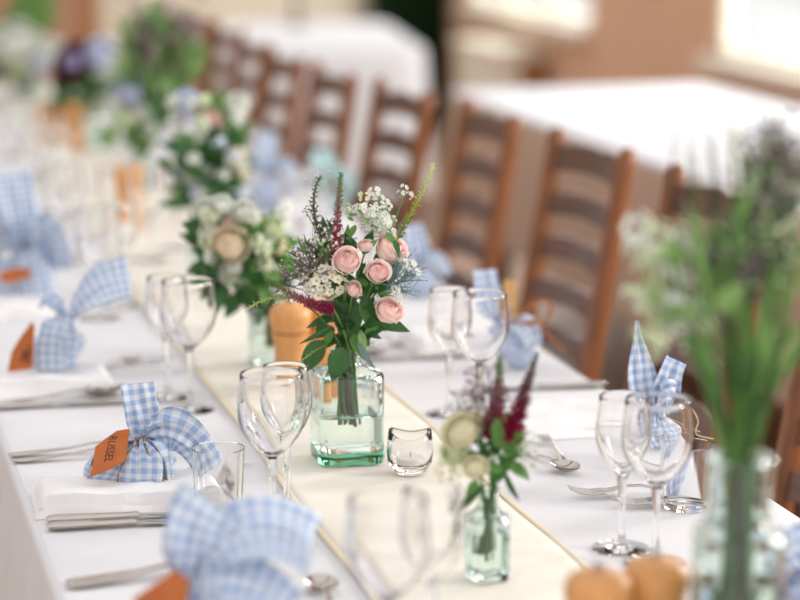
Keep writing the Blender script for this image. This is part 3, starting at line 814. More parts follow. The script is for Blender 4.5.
def favour(px, py, label, neck, body, flaps, seed, mat='gingham', twine='twine', bow=None, tagpts=None, text=None, tagmat='tag', z=0.0, group='gingham-wrapped favours', marks=None):
    """neck and flap points are read off the photograph as (px, py, depth offset)"""
    base = tp(px, py, TZ+z)
    t = thing('wrapped_favour', label, 'favour', base, -YAW, group)
    nk = lp(base, *neck)
    q = MB(); rx, ry, off = body
    bundle(q, (off, 0, 0), rx, ry, nk.z, nk, 0.009, seed); o = q.build('bundle', mat, t)
    for k, (pts, w0, w1, w2, side, curl, pleat) in enumerate(flaps):
        ps = [lp(base, *p) for p in pts]
        path = bez(*ps, 16) if len(ps) == 4 else ps
        q = MB()
        def wf(v, w0=w0, w1=w1, w2=w2): return lerp(w0, w1, smooth(v/0.45)) if v < 0.45 else lerp(w1, w2, smooth((v-0.45)/0.55))
        flap(q, path, wf, side, curl, pleat, phase=k*1.7+seed)
        f = q.build('cloth_corner', mat, t); m = f.modifiers.new('thick', 'SOLIDIFY'); m.thickness = 0.0008
    q = MB(); ring = []
    for i in range(31):
        a = 4*math.pi*i/30; ring.append(nk+Vector((0.0108*math.cos(a), 0.0108*math.sin(a), 0.0015*math.sin(a/2)+0.001*i/30)))
    q.tube(ring, 0.0011, 6); tw = q.build('twine', twine, t)
    for pts, r in (bow or []):
        ps = [lp(base, *p) for p in pts]; q = MB()
        path = []
        for i in range(0, len(ps)-1):                         # smooth curve through the points
            p0, p1, p2, p3 = ps[max(0, i-1)], ps[i], ps[i+1], ps[min(len(ps)-1, i+2)]
            for k in range(6):
                s = k/6; path.append(0.5*((2*p1)+(p2-p0)*s+(2*p0-5*p1+4*p2-p3)*s*s+(3*p1-p0-3*p2+p3)*s**3))
        path.append(ps[-1]); q.tube(path, r, 6); q.build('twine_end', twine, tw)
    if tagpts:
        ps = [lp(base, *p) for p in tagpts]
        cen = sum(ps, Vector())/len(ps); nrm = Vector()
        for a, b in zip(ps, ps[1:]+ps[:1]): nrm += (a-cen).cross(b-cen)
        nrm.normalize()
        if nrm.y > 0: nrm = -nrm
        cen = cen+nrm*0.014
        ps = [p-nrm*((p-cen).dot(nrm)) for p in ps]
        n = len(ps); q = MB()
        q.add([p+nrm*0.0006 for p in ps]+[p-nrm*0.0006 for p in ps],
              [tuple(range(n)), tuple(range(n, 2*n))[::-1]]+[(i, n+i, n+(i+1) % n, (i+1) % n) for i in range(n)])
        tg = q.build('tag', tagmat, t, smooth=False); tg['label'] = 'tan name tag'
        if text:
            word, (ax, ay, ad), (bx, by, bd), size = text
            A, B = lp(base, ax, ay, ad), lp(base, bx, by, bd)
            def on(P): return P-nrm*((P-ps[0]).dot(nrm))+nrm*0.0009
            A, B = on(A), on(B)
            fc = bpy.data.curves.new('lettering', 'FONT'); fc.body = word; fc.size = 1.0; fc.extrude = 0.0
            tmp = bpy.data.objects.new('lettering', fc); COL.objects.link(tmp)
            bpy.context.view_layer.update()
            me = bpy.data.meshes.new_from_object(tmp.evaluated_get(bpy.context.evaluated_depsgraph_get()))
            bpy.data.objects.remove(tmp)
            xs = [v.co.x for v in me.vertices]; W = max(xs)-min(xs)
            ex = (B-A).normalized(); ey = nrm.cross(ex); sx = (B-A).length/W; sy = size
            for v in me.vertices: v.co = A+ex*((v.co.x-min(xs))*sx)+ey*((v.co.y-0.35)*sy)
            me.materials.clear(); me.materials.append(M['ink']); le = link('lettering', me, tg)
        for (a, b) in (marks or []):
            A, B = lp(base, *a), lp(base, *b)
            A = A-nrm*((A-ps[0]).dot(nrm))+nrm*0.0012; B = B-nrm*((B-ps[0]).dot(nrm))+nrm*0.0012
            q = MB(); q.tube([A, (A+B)/2, B], 0.0009, 5); q.build('pen_stroke', 'ink', tg)
    return t

NZ = 0.010
favour(119, 491, 'blue gingham favour with a lettered tan tag and a square upright ear', (142, 438, 0.0), (0.054, 0.046, -0.004),
       [([(142, 442, 0.0), (148, 424, -0.012), (139, 406, -0.004), (137.5, 383, 0.004)], 0.026, 0.040, 0.040, (1, 0.10, 0), 0.05, 0.003),
        ([(148, 434, -0.004), (166, 426, -0.020), (188, 430, -0.020), (208, 466, -0.004)], 0.030, 0.062, 0.040, (0.50, -0.30, 0.80), 0.10, 0.004),
        ([(140, 440, 0.0), (120, 434, 0.005), (92, 444, -0.005), (86, 484, -0.010)], 0.022, 0.050, 0.044, (0.10, -0.85, 0.45), 0.05, 0.005),
        ([(140, 442, -0.010), (140, 452, -0.045), (142, 466, -0.055), (140, 486, -0.052)], 0.02, 0.050, 0.050, (1, 0.1, 0), 0.08, 0.005),
        ([(144, 442, -0.005), (154, 448, -0.03), (160, 460, -0.035), (162, 484, -0.03)], 0.014, 0.030, 0.03, (0.8, -0.4, 0.2), 0.1, 0.004)],
       seed=11, z=0.0002,
       bow=[([(139, 443, -0.012), (150, 446, -0.02), (162, 455, -0.03), (171, 470, -0.035), (169, 480, -0.035), (158, 472, -0.035), (147, 452, -0.03), (140, 444, -0.015)], 0.0010),
            ([(139, 443, -0.012), (128, 452, -0.045), (120, 470, -0.05), (117, 484, -0.05)], 0.0010),
            ([(141, 443, -0.012), (150, 455, -0.03), (157, 472, -0.04), (170, 489, -0.04)], 0.0010)],
       tagpts=[(118, 437, -0.022), (128, 434.5, -0.022), (131, 435, -0.022), (129, 452, -0.036), (127, 466, -0.048), (110, 475, -0.056), (91, 483, -0.062), (95, 466, -0.048), (97, 452, -0.036)],
       text=('RUSSEL', (114.5, 440.5, -0.03), (109.5, 468, -0.05), 0.0135))

favour(52, 374, 'gingham favour with a long cloth tail, its tag turned edgewise', (62, 318, 0.0), (0.040, 0.038, 0.0),
       [([(66, 322, 0.0), (76, 296, -0.01), (98, 278, 0.0), (130, 276, 0.01)], 0.036, 0.066, 0.066, (0.25, 0.6, 0.75), 0.06, 0.004),
        ([(64, 318, -0.02), (56, 322, -0.05), (52, 344, -0.055), (54, 370, -0.055)], 0.034, 0.046, 0.044, (1, 0.1, 0), 0.05, 0.003),
        ([(66, 320, -0.02), (70, 326, -0.05), (70, 346, -0.052), (68, 368, -0.05)], 0.014, 0.024, 0.022, (1, 0.3, 0), 0.05, 0.003),
        ([(66, 320, 0.0), (56, 302, 0.01), (48, 296, 0.02), (40, 306, 0.02)], 0.014, 0.030, 0.034, (0.1, 0.9, 0.3), 0.05, 0.003)],
       seed=12, z=NZ, tagpts=[(34, 322, -0.05), (37, 326, -0.05), (35, 369, -0.062), (10, 372, -0.06), (14, 352, -0.055), (24, 336, -0.05)],
       marks=[((23, 362, -0.06), (27, 350, -0.058)), ((27, 350, -0.058), (28, 363, -0.06)), ((29, 352, -0.058), (32, 364, -0.06)), ((31, 344, -0.056), (33, 356, -0.058))])

favour(18, 304, 'tall blurred gingham favour at the frame edge, above the long-tailed one', (22, 246, 0.0), (0.058, 0.05, 0.0),
       [([(22, 250, 0.0), (20, 222, -0.01), (14, 196, 0.0), (12, 172, 0.01)], 0.05, 0.074, 0.066, (1, 0.2, 0), 0.06, 0.004),
        ([(24, 250, 0.0), (38, 214, -0.01), (52, 226, -0.01), (56, 268, 0.0)], 0.04, 0.066, 0.060, (0.6, -0.4, 0.6), 0.06, 0.004),
        ([(22, 250, -0.01), (4, 222, -0.02), (-10, 226, -0.02), (-18, 262, -0.02)], 0.04, 0.066, 0.060, (-0.6, -0.4, 0.6), 0.06, 0.004),
        ([(24, 250, -0.02), (32, 262, -0.055), (38, 280, -0.06), (40, 302, -0.06)], 0.04, 0.055, 0.055, (1, 0.1, 0), 0.06, 0.005)],
       seed=13, tagpts=[(2, 272, -0.055), (20, 268, -0.055), (33, 270, -0.055), (31, 278, -0.06), (12, 284, -0.06), (0, 282, -0.06)])

favour(222, 668, 'nearest blurred gingham favour at the lower frame edge', (188, 590, 0.0), (0.062, 0.055, 0.02),
       [([(188, 594, 0.0), (196, 556, -0.01), (196, 530, 0.0), (214, 506, 0.01)], 0.02, 0.066, 0.075, (1, 0.3, 0.25), 0.06, 0.004),
        ([(190, 592, 0.0), (214, 530, 0.0), (262, 512, 0.0), (312, 548, 0.02)], 0.02, 0.075, 0.070, (0.1, 0.8, 0.6), -0.06, 0.004),
        ([(192, 594, -0.02), (214, 566, -0.03), (256, 576, -0.03), (290, 610, -0.03)], 0.02, 0.06, 0.05, (0.1, 0.8, 0.6), -0.06, 0.004)],
       seed=14, bow=[([(188, 590, -0.012), (170, 582, -0.03), (150, 592, -0.05)], 0.0012)],
       tagpts=[(176, 570, -0.03), (188, 583, -0.03), (184, 612, -0.045), (138, 622, -0.05), (132, 600, -0.045)])

favour(668, 466, 'gingham favour with a pointed upright corner behind the paired wine glasses', (660, 412, 0.0), (0.034, 0.032, 0.002),
       [([(655, 418, 0.0), (640, 400, -0.01), (640, 360, 0.0), (637, 321, 0.005)], 0.026, 0.040, 0.006, (1, 0.25, 0), 0.08, 0.003),
        ([(662, 418, 0.0), (662, 398, -0.012), (666, 382, -0.01), (676, 360, 0.0)], 0.020, 0.034, 0.026, (1, 0.2, 0.45), 0.12, 0.004),
        ([(661, 418, -0.005), (654, 398, -0.03), (666, 386, -0.03), (676, 388, -0.02)], 0.012, 0.034, 0.020, (0.3, 0.4, 0.8), 0.12, 0.004),
        ([(661, 418, -0.005), (640, 412, -0.02), (648, 440, -0.03), (660, 462, -0.03)], 0.012, 0.034, 0.03, (1, 0.2, 0), 0.12, 0.004)],
       seed=15, z=0.0, twine='raffia',
       bow=[([(668, 418, -0.012), (688, 408, -0.02), (698, 420, -0.02), (696, 434, -0.02), (714, 439, -0.02)], 0.0009),
            ([(668, 420, -0.012), (684, 426, -0.02), (700, 432, -0.02)], 0.0009),
            ([(664, 420, -0.014), (676, 432, -0.03), (690, 437, -0.03)], 0.0009)])

favour(516, 368, 'gingham favour with a brown twine bow and a pale card', (508, 326, 0.0), (0.032, 0.030, 0.006),
       [([(508, 330, 0.0), (494, 316, -0.01), (486, 300, 0.0), (484, 270, 0.005)], 0.016, 0.046, 0.036, (1, 0.25, 0), 0.08, 0.004),
        ([(508, 330, 0.0), (516, 318, -0.02), (530, 320, -0.02), (532, 348, -0.02)], 0.016, 0.04, 0.04, (0.5, 0.6, 0.5), -0.08, 0.004)],
       seed=16, twine='jute',
       bow=[([(512, 326, -0.012), (526, 308, -0.02), (544, 300, -0.02), (551, 308, -0.02), (544, 322, -0.02), (524, 324, -0.02), (513, 327, -0.012)], 0.0022),
            ([(514, 326, -0.012), (536, 322, -0.02), (552, 340, -0.02), (565, 350, -0.02)], 0.0022)],
       tagpts=[(503, 278, 0.02), (516, 279, 0.02), (518, 322, 0.02), (504, 322, 0.02)], tagmat='tagpale')

favour(420, 296, 'pale blue gingham favour just right of the pink roses', (420, 262, 0.0), (0.034, 0.032, 0.0),
       [([(420, 266, 0.0), (418, 250, -0.01), (414, 240, 0.0), (412, 224, 0.005)], 0.02, 0.044, 0.036, (1, 0.25, 0), 0.08, 0.004),
        ([(420, 266, 0.0), (430, 254, 0.0), (440, 258, 0.0), (447, 276, 0.0)], 0.02, 0.04, 0.036, (0.3, 0.8, 0.5), -0.08, 0.004)],
       seed=17)
favour(272, 214, 'pale blue gingham favour left of the teal one', (268, 172, 0.0), (0.040, 0.036, 0.0),
       [([(268, 176, 0.0), (266, 162, -0.01), (264, 148, 0.0), (268, 132, 0.005)], 0.02, 0.05, 0.04, (1, 0.25, 0), 0.08, 0.004),
        ([(268, 176, 0.0), (280, 160, 0.0), (292, 166, 0.0), (298, 186, 0.0)], 0.02, 0.045, 0.04, (0.3, 0.8, 0.5), -0.08, 0.004),
        ([(268, 176, 0.0), (258, 160, 0.0), (248, 166, 0.0), (244, 186, 0.0)], 0.02, 0.045, 0.04, (0.3, 0.8, 0.5), 0.08, 0.004)],
       seed=18)
favour(330, 222, 'teal gingham favour in front of the ladder-back chairs', (328, 184, 0.0), (0.042, 0.038, 0.0),
       [([(328, 188, 0.0), (326, 176, -0.01), (322, 164, 0.0), (322, 150, 0.005)], 0.02, 0.06, 0.05, (1, 0.25, 0), 0.08, 0.004),
        ([(328, 188, 0.0), (338, 172, 0.0), (346, 174, 0.0), (352, 196, 0.0)], 0.02, 0.05, 0.045, (0.3, 0.8, 0.5), -0.08, 0.004)],
       seed=19, mat='teal')
favour(815, 640, 'gingham favour cut off at the lower corner beside the nearest vase', (806, 560, 0.0), (0.045, 0.04, 0.0),
       [([(806, 566, 0.0), (800, 550, -0.01), (796, 540, 0.0), (790, 526, 0.005)], 0.02, 0.045, 0.036, (1, 0.25, 0), 0.08, 0.004),
        ([(806, 566, 0.0), (796, 552, -0.02), (786, 560, -0.02), (780, 592, -0.02)], 0.02, 0.05, 0.04, (0.3, 0.8, 0.5), 0.08, 0.004)],
       seed=20, bow=[([(806, 566, -0.02), (790, 574, -0.04), (786, 596, -0.04), (800, 604, -0.04)], 0.0011)])

# ------------------------------------------------------------------ square bottles
def poly_ring(ch):
    """unit chamfered square, points softened at each chamfer"""
    base = [(1, -1+ch), (1, 1-ch), (1-ch, 1), (-1+ch, 1), (-1, 1-ch), (-1, -1+ch), (-1+ch, -1), (1-ch, -1)]
    pts = []
    for i in range(8):
        a = Vector(base[i]); b = Vector(base[(i+1) % 8]); n = 8 if i % 2 == 0 else 3
        e = 0.05 if i % 2 == 0 else 0.2
        for k in range(n):
            s = k/(n-1); pts.append(tuple(a.lerp(b, e+(1-2*e)*s)))
    return pts
def bottle(q, prof, ch=0.28):
    pts = poly_ring(ch); n = len(pts); ang = [math.atan2(y, x) for x, y in pts]; vs, fs, rows = [], [], []
    for r, z, sq in prof:
        if r < 1e-7: rows.append([len(vs)]); vs.append((0, 0, z)); continue
        row = []
        for (x, y), a in zip(pts, ang):
            row.append(len(vs)); vs.append((r*lerp(math.cos(a), x, sq), r*lerp(math.sin(a), y, sq), z))
        rows.append(row)
    for A, B in zip(rows, rows[1:]):
        for i in range(n):
            j = (i+1) % n
            if len(A) == 1: fs.append((A[0], B[j], B[i]))
            elif len(B) == 1: fs.append((A[i], A[j], B[0]))
            else: fs.append((A[i], A[j], B[j], B[i]))
    q.add(vs, fs)
def make_vase(name, label, loc, rotz, a, hb, neck, ht, level, mat, sq=1.0, wall=0.0035, base=0.009, ch=0.28):
    t = thing(name, label, 'vase', loc, rotz)
    out = [(0, 0.0015, sq), (a*0.80, 0.0012, sq), (a*0.93, 0, sq), (a*0.985, 0.002, sq), (a, 0.006, sq), (a, hb-0.003, sq), (a*0.99, hb-0.0008, sq), (a*0.96, hb+0.0012, sq*0.98),
           (lerp(a, neck, 0.55), lerp(hb, hb+0.008, 0.5), sq*0.6), (neck*1.08, hb+0.009, 0.1), (neck, hb+0.014, 0), (neck, ht-0.008, 0), (neck*1.13, ht-0.006, 0), (neck*1.15, ht-0.002, 0), (neck*1.08, ht, 0)]
    ai = a-wall; ni = neck-wall*0.8
    inn = [(ni, ht-0.001, 0), (ni, hb+0.014, 0), (ni*1.1, hb+0.008, 0.1), (lerp(ai, ni, 0.5), hb+0.003, sq*0.6), (ai*0.95, hb-0.004, sq*0.95), (ai, hb-0.010, sq),
           (ai, base+0.006, sq), (ai*0.96, base+0.002, sq), (ai*0.8, base, sq), (0, base-0.001, sq)]
    q = MB(); bottle(q, out+inn, ch); o = q.build('bottle', mat, t); sharp(o, 28)
    q = MB(); aw = ai+0.0004
    bottle(q, [(0, base-0.0006, sq), (ai*0.8, base+0.0002, sq), (ai*0.96, base+0.0022, sq), (aw, base+0.0066, sq), (aw, level, sq), (ai*0.9, level-0.0006, sq), (0, level-0.0006, sq)], ch)
    w = q.build('water', 'water', t); sharp(w, 28)
    return t

# ------------------------------------------------------------------ flowers and leaves
def leaf_mesh(name, mat, wid=0.36, bend=0.25, fold=0.12, n=8, tip=1.0):
    q = MB()
    def fn(u, v):
        w = wid*math.sin(math.pi*min(1, v**0.75*1.0))**tip*0.5+0.004
        t = 2*u-1
        return (w*t, -bend*v*v+fold*abs(t)*w*2, v-0.1*bend*v*v)
    q.grid(fn, 4, n); return q.mesh(name, mat)
LEAF = {}
for key in ('leaf', 'leaf2', 'leaf3', 'greyleaf'):
    LEAF[key] = [leaf_mesh('leaf', key, 0.52, 0.22), leaf_mesh('leaf', key, 0.36, 0.35), leaf_mesh('leaf', key, 0.17, 0.25)]
def petal_fn(f, a0, half, wob):
    """one petal wrapped over a dome; f runs from the tight heart (0) to the open outside (1)"""
    tip = -0.22+1.54*f**0.75; R0 = 0.52+0.44*f
    def fn(u, v):
        t = 2*u-1
        al = lerp(2.05, tip+0.22*t*t*(0.4+f), v)
        a = a0+t*half*(0.55+0.45*v)
        R = R0*(1+0.06*t)
        if v > 0.6:
            c = (v-0.6)/0.4; R += (0.02+0.16*f**0.6)*c**1.8*(1+0.4*math.cos(2*t+wob))
        return (R*math.sin(al)*math.cos(a), R*math.sin(al)*math.sin(a), 0.82*R*math.cos(al))
    return fn
def rose_parts(r, seed):
    """heart mesh and the loose outer petal meshes, opening upward"""
    rnd = random.Random(seed); heart = MB(); outs = []; g = 0.0; NP = 24
    for k in range(NP):
        f = (k/(NP-1))**0.85; g += 2.4+rnd.uniform(-0.2, 0.2)
        o = heart if k < 14 else MB()
        o.grid(petal_fn(f, g, lerp(2.1, 0.85, f**0.7), rnd.uniform(0, 6)), 8, 8, uvfn=lambda u, v, f=f: (u, min(1, f*0.8+0.2*v)))
        if k >= 14: outs.append(o)
    return heart, outs
h_, o_ = rose_parts(1.0, 5)
UNIT_ROSE = {}
for key in ('rose', 'peach'):
    UNIT_ROSE[key] = (h_.mesh('rose', key), [o.mesh('petal', key) for o in o_])
def fullrose(key, mats):
    q = MB()
    for m in [h_]+o_: q.add(m.v, m.f, m.uv)
    return q.mesh('bloom', mats)
BLOOM = {k: fullrose(k, k) for k in ('rose', 'peach', 'white', 'cream', 'greenwhite', 'lilac', 'bluepetal', 'darkred')}
def floret_mesh(mats, npet=5):
    q = MB()
    for k in range(npet):
        a = 2*math.pi*k/npet
        def fn(u, v, a=a):
            t = 2*u-1; w = 0.42*math.sin(math.pi*min(1, 0.12+0.86*v))**0.6; r = 0.12+0.88*v
            return (r*math.cos(a)-w*t*math.sin(a), r*math.sin(a)+w*t*math.cos(a), 0.10+0.35*v-0.22*v*v+0.12*t*t)
        q.grid(fn, 2, 4)
    st = len(q.v); q.lathe([(0, 0.28), (0.16, 0.24), (0.2, 0.12), (0.14, -0.15), (0.05, -0.4), (0, -0.42)], 8, mi=1)
    return q.mesh('floret', mats)
FLORET = {'wax': floret_mesh(['waxpetal', 'yolk']), 'white': floret_mesh(['white', 'leaf3']), 'green': floret_mesh(['greenwhite', 'leaf2']),
          'lilac': floret_mesh(['lilac', 'stemdark']), 'blue': floret_mesh(['bluepetal', 'leaf3'])}

class Bouquet:
    def __init__(s, label, base, neckz, lift=0.0, seed=0):
        s.base = Vector(base); s.t = thing('flower_bouquet', label, 'bouquet', s.base, -YAW); s.neck = Vector((0, 0, neckz)); s.r = random.Random(seed)
    def P(s, px, py, dy=0.0): return lp(s.base, px, py, dy)
    def stem(s, p, r=0.0010, mat='stem', via=None, root=None, name='stem'):
        j = Vector((s.r.uniform(-1, 1), s.r.uniform(-1, 1), 0))*0.008
        a = root if root is not None else s.neck+j+Vector((0, 0, -0.02))
        m = via if via is not None else a.lerp(p, 0.5)+Vector(((a.x-p.x)*0.18, (a.y-p.y)*0.18, 0.10*(p-a).length))
        q = MB(); q.tube(bez(a, a.lerp(m, 0.7), m, p, 8), [r*1.15]*5+[r]*4, 5); return q.build(name, mat, s.t)
    def leaf(s, a, b, w=None, key='leaf', kind=0, roll=0.0, face=None):
        d = b-a; L = d.length
        n = Vector(face) if face is not None else Vector((s.r.uniform(-0.6, 0.6), -1, s.r.uniform(0.1, 0.9)))
        z = d.normalized(); y = (n-z*n.dot(z)).normalized(); x = y.cross(z)
        mw = (w/L/(0.52, 0.36, 0.17)[kind]*L) if w else L
        m = Matrix(((x.x*mw, y.x*L, z.x*L, a.x), (x.y*mw, y.y*L, z.y*L, a.y), (x.z*mw, y.z*L, z.z*L, a.z), (0, 0, 0, 1)))
        return link('leaf', LEAF[key][kind], s.t, m)
    def rose(s, p, d, r, key='rose', stem=True):
        o = link('rose', UNIT_ROSE[key][0], s.t, align(d, s.r.uniform(0, 6), p, r))
        for pm in UNIT_ROSE[key][1]: link('petal', pm, o)
        q = MB()
        for k in range(5):
            a = 2*math.pi*k/5; q.bud((0.1*math.cos(a), 0.1*math.sin(a), -0.1), (math.cos(a), math.sin(a), 0.15), 0.16, 0.75, n=4)
        q.lathe([(0, -0.35), (0.16, -0.3), (0.24, -0.08), (0.2, 0.1), (0, 0.12)], 10)
        q.build('sepal', 'leaf2', o)
        if stem: s.stem(p-Vector(d).normalized()*r*0.3, 0.0012)
        return o
    def bloom(s, p, d, r, key, stem=True):
        o = link('bloom', BLOOM[key], s.t, align(d, s.r.uniform(0, 6), p, r))
        if stem: s.stem(p, 0.0011)
        return o
    def spike(s, pts, r0, r1, mat, n=170, blen=1.6, name='flower_spike', sparse=False, stem=True):
        ps = [Vector(p) for p in pts]
        path = bez(*ps, 40) if len(ps) == 4 else ps
        q = MB(); q.tube(path, [lerp(r0, r1, k/40)*0.35 for k in range(41)], 6)
        for k in range(n):
            t = (k+0.5)/n; f = t*40; i = min(39, int(f)); c = path[i].lerp(path[i+1], f-i); d = (path[i+1]-path[i]).normalized()
            a = k*2.39996; u = d.orthogonal().normalized(); v = d.cross(u); out = u*math.cos(a)+v*math.sin(a)
            r = lerp(r0, r1, t**1.1)*s.r.uniform(0.75, 1.15)
            q.bud(c+out*r*0.25, out+d*s.r.uniform(0.1, 0.8), r*(0.30 if not sparse else 0.42), r*blen, uv=(0, max(0, min(1, t+s.r.gauss(0, 0.07)))), n=4)
        o = q.build(name, mat, s.t)
        if stem: s.stem(path[0], 0.0013)
        return o
    def spray(s, root, tips, mat='mauve', stem='stemdark', r=0.0005, size=0.0022, per=7, spread=0.012, name='spray'):
        q = MB()
        for tp_ in tips:
            mid = root.lerp(tp_, 0.55)+Vector((s.r.uniform(-1, 1), s.r.uniform(-1, 1), s.r.uniform(0, 1)))*0.006
            q.tube(bez(root, root.lerp(mid, 0.6), mid, tp_, 6), r, 4, mi=0)
            for k in range(per):
                t = s.r.uniform(0.45, 1.0); c = root.lerp(mid, t*2) if t < 0.5 else mid.lerp(tp_, (t-0.5)*2)
                e = c+Vector((s.r.gauss(0, 1), s.r.gauss(0, 1), s.r.gauss(0.5, 0.8)))*spread*0.5
                q.tube([c, e], r*0.7, 3, mi=0); d = (e-c); q.bud(e, d, size*s.r.uniform(0.5, 0.9), size*2*s.r.uniform(0.7, 1.2), mi=1)
        return q.build(name, [stem, mat], s.t)
    def florets(s, c, rad, n, key, size, front=True, name='floret'):
        for k in range(n):
            z = 1-2*(k+0.5)/n; a = k*2.39996; rr = math.sqrt(1-z*z)
            d = Vector((rr*math.cos(a), -abs(z)*1.0 if front else z, rr*math.sin(a)))
            p = c+Vector((d.x*rad[0], d.y*rad[1], d.z*rad[2]))*s.r.uniform(0.82, 1.05)
            dd = d+Vector((s.r.gauss(0, 0.3), s.r.gauss(0, 0.3), s.r.gauss(0.2, 0.3)))
            link(name, FLORET[key], s.t, align(dd, s.r.uniform(0, 6), p, size*s.r.uniform(0.8, 1.15)))
    def leaves_in(s, cx, cy, rx, ry, n, key, ln, dy=(-0.03, 0.03), up=0.4, kinds=(0, 1), wd=None):
        for k in range(n):
            while True:
                u, v = s.r.uniform(-1, 1), s.r.uniform(-1, 1)
                if u*u+v*v < 1: break
            a = s.P(cx+u*rx, cy+v*ry, s.r.uniform(*dy))
            d = Vector((u+s.r.gauss(0, 0.5), s.r.gauss(-0.2, 0.6), up-v*0.8+s.r.gauss(0, 0.4))).normalized()
            s.leaf(a, a+d*ln*s.r.uniform(0.7, 1.25), wd, key, s.r.choice(kinds))
    def in_vase(s, n, ztop, zbot, r=0.0016, spread=0.012, shift=(0, 0)):
        for k in range(n):
            a = 2.4*k; rr = math.sqrt((k+0.5)/n)
            top = Vector((rr*math.cos(a), rr*math.sin(a), 0))*spread*0.9; bot = Vector((rr*math.cos(a+0.9), rr*math.sin(a+0.9), 0))*spread*1.05
            q = MB(); q.tube([Vector((shift[0], shift[1], ztop))+top, Vector((shift[0], shift[1], (ztop+zbot)/2))+(top+bot)*0.5, Vector((shift[0]*1.6, shift[1], zbot+s.r.uniform(-0.006, 0.006)))+bot], r*s.r.uniform(0.8, 1.3), 6)
            q.build('cut_stem', ('stem', 'stem', 'leaf2', 'stemdark')[k % 4], s.t)

# ---- the bouquet in focus
bA = tp(347, 462); bA.z = TZ+0.0042
make_vase('square_vase', 'green-tinted square glass bottle vase in focus, holding pink roses', bA, 0.0, 0.0405, 0.113, 0.0185, 0.140, 0.060, 'vaseglass', wall=0.0038, base=0.014, ch=0.20)
B = Bouquet('mixed bouquet with pink spray roses and magenta spikes in the green vase', bA, 0.135, seed=21)
B.in_vase(19, 0.136, 0.050, 0.0019, 0.0135)
P = B.P
B.rose(P(347, 261, -0.050), (-0.05, -0.80, 0.60), 0.0172)
B.rose(P(378, 272, -0.045), (0.15, -0.85, 0.45), 0.0150)
B.rose(P(389, 311, -0.035), (0.35, -0.60, 0.70), 0.0180)
B.rose(P(391, 250, -0.005), (0.50, -0.45, 0.75), 0.0215)
B.rose(P(366, 246, -0.020), (-0.1, -0.4, 0.9), 0.0100)
B.rose(P(354, 289, -0.045), (0.5, -0.7, 0.4), 0.0100)
B.spike([P(337, 266, -0.02), P(336, 240, -0.02), P(338, 205, -0.015), P(341, 173, -0.01)], 0.0058, 0.0024, 'spikemagenta', 300)
B.spike([P(334, 310, -0.045), P(316, 307, -0.05), P(294, 297, -0.055), P(268, 281, -0.06)], 0.0060, 0.0024, 'spikemagenta', 300)
B.spike([P(328, 250, 0.0), P(313, 222, 0.0), P(308, 196, 0.0), P(321, 176, 0.0)], 0.0052, 0.0026, 'spikedark', 46, 1.5, sparse=True)
B.spike([P(398, 238, 0.0), P(408, 216, 0.0), P(424, 194, 0.0), P(434, 163, 0.0)], 0.0046, 0.0030, 'spikegreen', 64, 1.5, sparse=True)
B.spike([P(300, 300, -0.02), P(280, 294, -0.02), P(262, 298, -0.02), P(246, 310, -0.02)], 0.0034, 0.0022, 'spikegreen', 34, 1.7, sparse=True)
B.spike([P(326, 345, -0.04), P(310, 352, -0.045), P(300, 362, -0.05), P(290, 372, -0.05)], 0.0022, 0.0014, 'spikegreen', 22, 1.7, stem=False, sparse=True)
B.florets(P(324, 283, -0.035), (0.027, 0.018, 0.019), 34, 'wax', 0.0062)
for k in range(20):
    c = P(B.r.gauss(368, 9), B.r.gauss(214, 8.5), B.r.gauss(0, 0.008))
    B.florets(c, (0.0065, 0.006, 0.0065), 5, B.r.choice(['white', 'white', 'green']), 0.0042)
for k in range(12):
    c = P(B.r.gauss(382, 6), B.r.gauss(228, 8), B.r.gauss(0, 0.008))
    B.florets(c, (0.006, 0.006, 0.006), 4, 'white', 0.0040)
for k in range(16):
    c = P(B.r.uniform(318, 345), B.r.uniform(228, 276), B.r.uniform(-0.03, 0.01))
    B.florets(c, (0.005, 0.005, 0.005), 3, B.r.choice(['white', 'green', 'wax']), 0.0030, name='small_floret')
for (px, py) in ((405, 188), (410, 195), (401, 194), (386, 202), (381, 198), (384, 208), (389, 206), (372, 196)):
    B.florets(P(px, py, 0.005), (0.004, 0.004, 0.004), 4, 'white', 0.0028, name='small_floret')
B.stem(P(406, 191, 0.005), 0.0007, via=P(396, 218, 0.0), root=P(385, 245, 0))
B.stem(P(384, 201, 0.005), 0.0007, via=P(388, 212, 0.0), root=P(396, 222, 0))
tips = [P(x, y, d) for x, y, d in ((288, 262, -0.02), (284, 272, -0.03), (292, 250, -0.01), (300, 243, 0), (306, 250, -0.02), (312, 238, 0), (298, 258, -0.03), (318, 246, -0.02), (296, 276, -0.04), (280, 283, -0.04), (310, 262, -0.03), (322, 256, -0.03), (300, 268, -0.045), (326, 240, 0.0))]
B.spray(P(334, 300, -0.02), tips, 'mauve', 'stemdark', 0.0006, 0.0028, 12, 0.016)
B.spray(P(334, 296, -0.02), tips[:8], 'greenwhite', 'stem', 0.0005, 0.0020, 7, 0.016)
tips = [P(x, y, d) for x, y, d in ((318, 222, 0), (326, 228, 0), (330, 236, -0.01), (311, 210, 0), (309, 200, 0.0), (304, 208, 0.0), (345, 232, 0.0), (352, 236, 0.0))]
B.spray(P(330, 268, 0.0), tips, 'mauve', 'stem', 0.0006, 0.0022, 7, 0.012)
tips = [P(x, y, d) for x, y, d in ((414, 268, -0.02), (413, 280, -0.02), (408, 258, -0.01), (404, 290, -0.02), (398, 255, -0.02), (412, 292, -0.03), (418, 274, 0))]
B.spray(P(385, 290, -0.02), tips, 'greyleaf', 'greyleaf', 0.0007, 0.0016, 14, 0.020)
